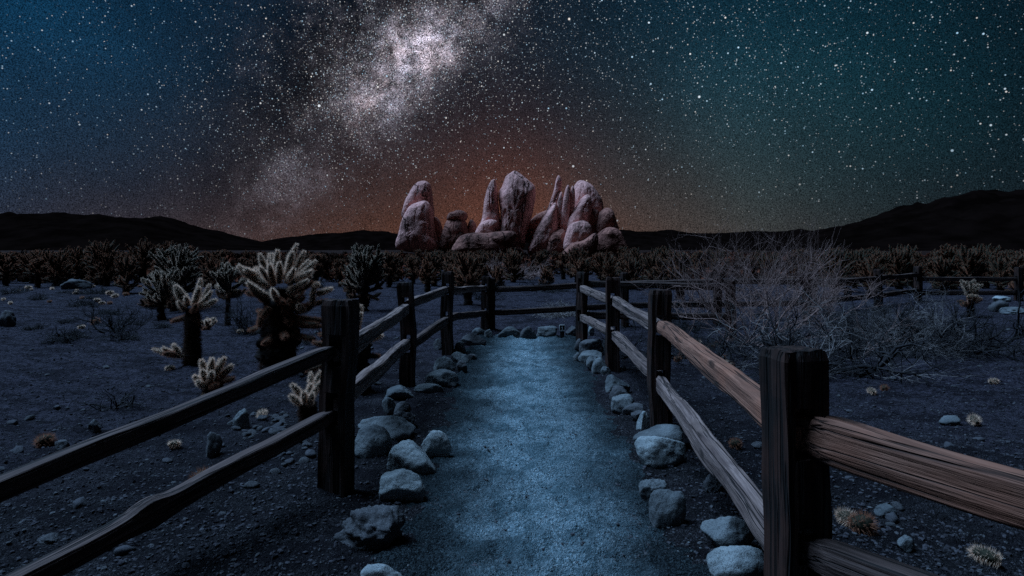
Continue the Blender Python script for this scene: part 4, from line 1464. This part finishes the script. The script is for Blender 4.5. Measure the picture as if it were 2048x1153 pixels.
# the low scrub that fills the flat in front of the hills, one mass
def scrub():
    r = np.random.default_rng(91)
    n = 2600
    y = 27.0 + 120.0 * r.uniform(0, 1, n) ** 1.6
    x = r.uniform(-1.05, 1.05, n) * (y + 2)
    keep = ~((np.abs(x / y - 0.02) < 0.16) & (y < 34))
    x, y = x[keep], y[keep]
    n = len(x)
    m = 60
    hgt = r.uniform(0.3, 1.0, n) * (1 + 0.0015 * y)
    wid = hgt * r.uniform(0.7, 1.4, n)
    d = r.normal(size=(n, m, 3))
    d /= np.linalg.norm(d, axis=2)[:, :, None]
    d *= r.uniform(0.35, 1.0, (n, m, 1)) ** 0.5
    C = np.stack([x[:, None] + d[:, :, 0] * wid[:, None] * 0.6, y[:, None] + d[:, :, 1] * wid[:, None] * 0.6, (0.48 + 0.5 * d[:, :, 2]) * hgt[:, None]], -1)
    C[:, :, 2] += ground_h(x, y)[:, None]
    C = C.reshape(-1, 3)
    N = len(C)
    sz = np.repeat(0.05 + 0.05 * hgt + 0.0006 * y, m)[:, None] * r.uniform(0.6, 1.4, (N, 1))
    a, b = r.normal(size=(N, 3)), r.normal(size=(N, 3))
    V = np.stack([C + a * sz, C + b * sz * 0.8, C - (a + b) * sz * 0.5], 1).reshape(-1, 3)
    T = np.arange(N * 3).reshape(-1, 3)
    mb = MB()
    mb.add(V, T[: N * 2 // 3], 0, False)
    mb.Fs.append((T[N * 2 // 3:], 1, False))
    o = mb.build('desert_scrub', ['scrub', 'scrub_pale'])
    o['kind'] = 'stuff'
    o['label'] = 'low dark scrub filling the flat before the hills'


scrub()

# fallen cholla joints
JN = []
for k in range(3):
    rg2 = np.random.default_rng(40 + k)
    mb = MB()
    P = np.array([[-0.045, 0, 0.02], [-0.03, 0.004, 0.028], [0, 0.006, 0.034], [0.03, 0, 0.03], [0.045, -0.004, 0.026]]) * [1, 1.2, 0.9][k]
    R = np.array([0.012, 0.026, 0.031, 0.026, 0.010]) * [1, 0.9, 1.15][k]
    f = tube(mb, P, R, 9, 0)
    spines(mb, P, R, f, 520, 0.026, 0.0012, rg2, 1 + (k == 2))
    JN.append(mb.build('cholla_joint', CM))
jn_used = set()


def joint(x, y, s, k, label, group):
    o = JN[k]
    if k in jn_used:
        o = o.copy(); COL.objects.link(o)
    else:
        jn_used.add(k)
    o.location = (x, y, gh(x, y))
    o.rotation_euler = (0, 0, rng.uniform(0, 6.28))
    o.scale = (s, s, s)
    tag(o, label, 'cactus joint', group)


for (u, v, s, k, lab) in [
    (348, 893, 0.8, 0, 'pale spiny ball lying between the near left rails'), (88, 880, 1.3, 2, 'rusty spiny joint on the left flat near the upper rail'),
    (408, 985, 1.5, 2, 'big rusty spiny lump behind the lower left rail'), (525, 832, 1.0, 0, 'bright spiny joint on the rubble left of the near post'),
    (413, 795, 1.0, 0, 'bright spiny ball at the foot of the small round cholla'), (340, 740, 0.9, 1, 'pale joint left of the tall forked cholla trunk'),
    (163, 660, 1.1, 0, 'glowing spiny ball left of the dark bare shrub'), (190, 650, 1.9, 2, 'rosy spiny lump touching the dark bare shrub'),
    (1988, 766, 0.9, 0, 'pale spiny ball alone on the right flat'), (1950, 846, 1.1, 1, 'fuzzy joint above the near right rail'),
    (1972, 1122, 1.0, 1, 'large fuzzy ball in the bottom right corner'), (1692, 1046, 1.1, 0, 'pale fuzzy ball right of the near right post'),
    (1722, 1060, 1.3, 2, 'dark fuzzy lump right of the near right post'), (1470, 895, 0.9, 2, 'rusty curled joint seen under the upper right rail'),
    (1742, 780, 0.9, 1, 'small joint at the tip of the dead brush'), (1768, 778, 0.9, 2, 'brown joint at the tip of the dead brush'),
    (1860, 985, 1.2, 1, 'dim joint just under the near right rail'), (480, 668, 1.1, 0, 'bright joint under the slender cholla'),
]:
    p = gpt(u, v)
    joint(p[0], p[1], s, k, lab, 'fallen cholla joints')
for k in range(42):
    u, v = rng.uniform(0, 420), rng.uniform(556, 612)
    p = gpt(u, v)
    joint(p[0], p[1], rng.uniform(1.0, 1.9), k % 3, 'pale fallen cholla joint strewn on the sand below the left hand chollas', 'strewn joints on the left flat')
for k in range(24):
    u, v = rng.uniform(1255, 1480), rng.uniform(690, 735)
    p = gpt(u, v)
    joint(p[0], p[1], rng.uniform(0.9, 1.5), 1 + k % 2, 'brown cholla joint in the litter heap under the big bare shrub', 'litter joints under the shrub')


# ------------------------------------------------------------------ bare shrubs
def twig_tree(mb, rng, base, direction, length, r, level, spread, kids, gnarl=0.22, up=0.15, seg=6):
    P = [np.asarray(base, float)]
    d = np.asarray(direction, float)
    for k in range(seg):
        d = d + rng.normal(0, gnarl, 3) + np.array([0, 0, up * 0.3])
        d /= np.linalg.norm(d)
        P.append(P[-1] + d * length / seg)
    P = np.array(P)
    R = np.linspace(r, r * 0.5, len(P))
    tube(mb, P, R, 4 if level > 1 else 3, 0, False)
    if level <= 0:
        return
    for k in range(kids):
        i = int(rng.integers(1, len(P)))
        dd = d + rng.normal(0, spread, 3) + np.array([0, 0, up])
        dd /= np.linalg.norm(dd)
        twig_tree(mb, rng, P[i], dd, length * rng.uniform(0.45, 0.8), r * 0.55, level - 1, spread, kids, gnarl, up, max(3, seg - 1))


def shrub(x, y, w, h, label, mat, seed, stems=22, levels=3, kids=4, r=0.007, cat='shrub', group='bare shrubs', gnarl=0.2, up=0.15, flat=0.45, name='bare_shrub', basew=0.12, lean=0.0, dep=0.8):
    rg_ = np.random.default_rng(seed)
    mb = MB()
    r0 = r
    for k in range(stems):
        r = r0 * rg_.choice([0.7, 1.0, 1.9, 2.6], p=[0.4, 0.35, 0.17, 0.08]) if r0 > 0.004 else r0
        th = rg_.uniform(0, 2 * np.pi)
        s = np.array([math.cos(th) * w / 2 + lean, math.sin(th) * w / 2 * dep, h * rg_.uniform(0.5, 1.0) * (1 - flat) + h * flat * rg_.uniform(0, 1)])
        ln = np.linalg.norm(s) * 0.72
        b = np.array([rg_.normal(0, w * basew), rg_.normal(0, w * basew * 0.7), -0.02])
        twig_tree(mb, rg_, b, s / np.linalg.norm(s), ln, r, levels, 0.55, kids, gnarl, up)
    o = mb.build(name, mat, None, (x, y, gh(x, y)))
    return tag(o, label, cat, group)


p = gpt(1490, 692)
shrub(p[0], p[1], 2.9, 1.15, 'large bare pinkish shrub with tall fine twigs behind the right fence', 'twig', 11, 24, 3, 4, 0.0085, flat=0.2, up=0.3)
p = gpt(1400, 640)
shrub(p[0], p[1], 1.6, 1.0, 'hazy tangle of bare twigs left of the large pinkish shrub', 'twig', 12, 14, 3, 4, 0.006, flat=0.3, up=0.2)
p = gpt(1640, 640)
shrub(p[0], p[1], 1.9, 1.1, 'fine bare shrub right of the large pinkish one', 'twig', 13, 14, 3, 4, 0.006, flat=0.3, up=0.2)
p = gpt(1810, 705)
shrub(p[0], p[1], 1.7, 0.50, 'low grey blue mound of bare twigs on the right flat', 'twig_blue', 14, 60, 3, 4, 0.0050, flat=0.5, up=0.0, basew=0.18)
shrub(p[0] + 0.25, p[1] + 0.25, 1.8, 0.40, 'black shaded bush under the grey blue twig mound', 'twig_dark', 15, 90, 3, 4, 0.016, flat=0.8, up=0.0, basew=0.25)
p = gpt(1640, 740)
shrub(p[0], p[1], 1.7, 0.55, 'sprawling grey dead brush behind the near right post', 'twig_blue', 16, 34, 3, 3, 0.006, flat=0.85, up=-0.05, basew=0.2)
p = gpt(1560, 735)
shrub(p[0], p[1], 1.8, 0.28, 'flat black dead brush heap behind the near right post', 'twig_dark', 17, 50, 3, 4, 0.013, flat=0.9, up=-0.05, basew=0.25)
p = gpt(1360, 715)
shrub(p[0], p[1], 1.3, 0.25, 'flat black litter brush below the large pinkish shrub', 'twig_dark', 18, 36, 3, 4, 0.010, flat=0.9, up=-0.05, basew=0.25)
p = gpt(238, 668)
shrub(p[0], p[1], 0.95, 0.50, 'small dark bare shrub alone on the left flat', 'twig_dark', 19, 20, 3, 3, 0.008, flat=0.3, up=0.1)
p = gpt(500, 665)
shrub(p[0], p[1], 0.9, 0.55, 'dark bare shrub between the slender and the biggest cholla', 'twig_dark', 20, 18, 3, 3, 0.008, flat=0.35, up=0.1)
p = gpt(672, 690)
shrub(p[0], p[1], 0.7, 0.4, 'dark bare shrub showing beside the biggest cholla trunk', 'twig_dark', 21, 14, 3, 3, 0.007, flat=0.35, up=0.1)
p = gpt(225, 812)
shrub(p[0], p[1], 0.75, 0.14, 'dead black branch lying on the left flat', 'twig_dark', 22, 12, 2, 3, 0.010, flat=0.9, up=-0.05, basew=0.0, name='dead_branch', cat='branch')
p = gpt(1118, 636)
shrub(p[0], p[1], 0.72, 0.36, 'low rounded grey bush just beyond the cross fence', 'twig_blue', 23, 60, 2, 5, 0.006, flat=0.5, up=0.0, basew=0.2)
p = gpt(1340, 660)
shrub(p[0], p[1], 1.3, 0.35, 'dark low bush behind the middle right post', 'twig_dark', 24, 34, 3, 3, 0.008, flat=0.6, up=0.0, basew=0.2)
p = gpt(1030, 560)
shrub(p[0], p[1], 2.6, 0.75, 'grey brush patch beyond the cross fence', 'twig', 25, 50, 2, 5, 0.014, flat=0.5, up=0.1, basew=0.2)
p = gpt(1085, 585)
shrub(p[0], p[1], 1.6, 0.3, 'dark flat brush lying beyond the cross fence', 'twig_dark', 26, 40, 2, 4, 0.014, flat=0.9, up=0.0, basew=0.25)
p = gpt(975, 600)
shrub(p[0], p[1], 0.9, 0.45, 'dark brush at the left of the cross fence', 'twig_dark', 27, 30, 3, 3, 0.010, flat=0.6, up=0.0, basew=0.2)
for k, (u, v) in enumerate([(1935, 1075), (1880, 1030), (1660, 990)]):
    p = gpt(u, v)
    shrub(p[0], p[1], 0.22, 0.12, ['wispy dark dry tuft near the bottom right corner', 'faint dry tuft left of the wispy one under the near right rail', 'dark dry tuft beside the near right post'][k], ['twig_dark', 'twig_dark', 'twig_dark'][k], 30 + k, 30, 1, 2, 0.0016, flat=0.3, up=0.2, name='dry_tuft', group='dry tufts')

# low dead clumps that speckle the flat
CL = []
for k in range(3):
    rg_ = np.random.default_rng(300 + k)
    mb = MB()
    for q in range(26):
        th = rg_.uniform(0, 2 * np.pi)
        sv = np.array([math.cos(th), math.sin(th), rg_.uniform(0.05, 0.5)])
        twig_tree(mb, rg_, (0, 0, -0.02), sv / np.linalg.norm(sv), rg_.uniform(0.12, 0.24), 0.010, 2, 0.6, 4, 0.25, 0.0, 5)
    CL.append(mb.build('dead_clump', 'twig_dark'))
cl_used = set()
for k in range(64):
    if k % 3:
        u, v = rng.uniform(0, 640), 572 + 120 * rng.uniform(0, 1) ** 1.6
    else:
        u, v = rng.uniform(1380, 2040), 572 + 150 * rng.uniform(0, 1) ** 1.5
    p = gpt(u, v)
    o = CL[k % 3]
    if k % 3 in cl_used:
        o = o.copy(); COL.objects.link(o)
    else:
        cl_used.add(k % 3)
    o.location = (p[0], p[1], gh(p[0], p[1]))
    o.rotation_euler = (0, 0, rng.uniform(0, 6.28))
    sc_ = rng.uniform(0.5, 1.25) * (0.8 + 0.03 * p[1])
    o.scale = (sc_, sc_, sc_ * rng.uniform(0.45, 0.8))
    tag(o, 'low black dead clump on the bluish sand ' + ('left of the trail' if u < 1000 else 'right of the trail'), 'dead plant', 'dead clumps left' if u < 1000 else 'dead clumps right')
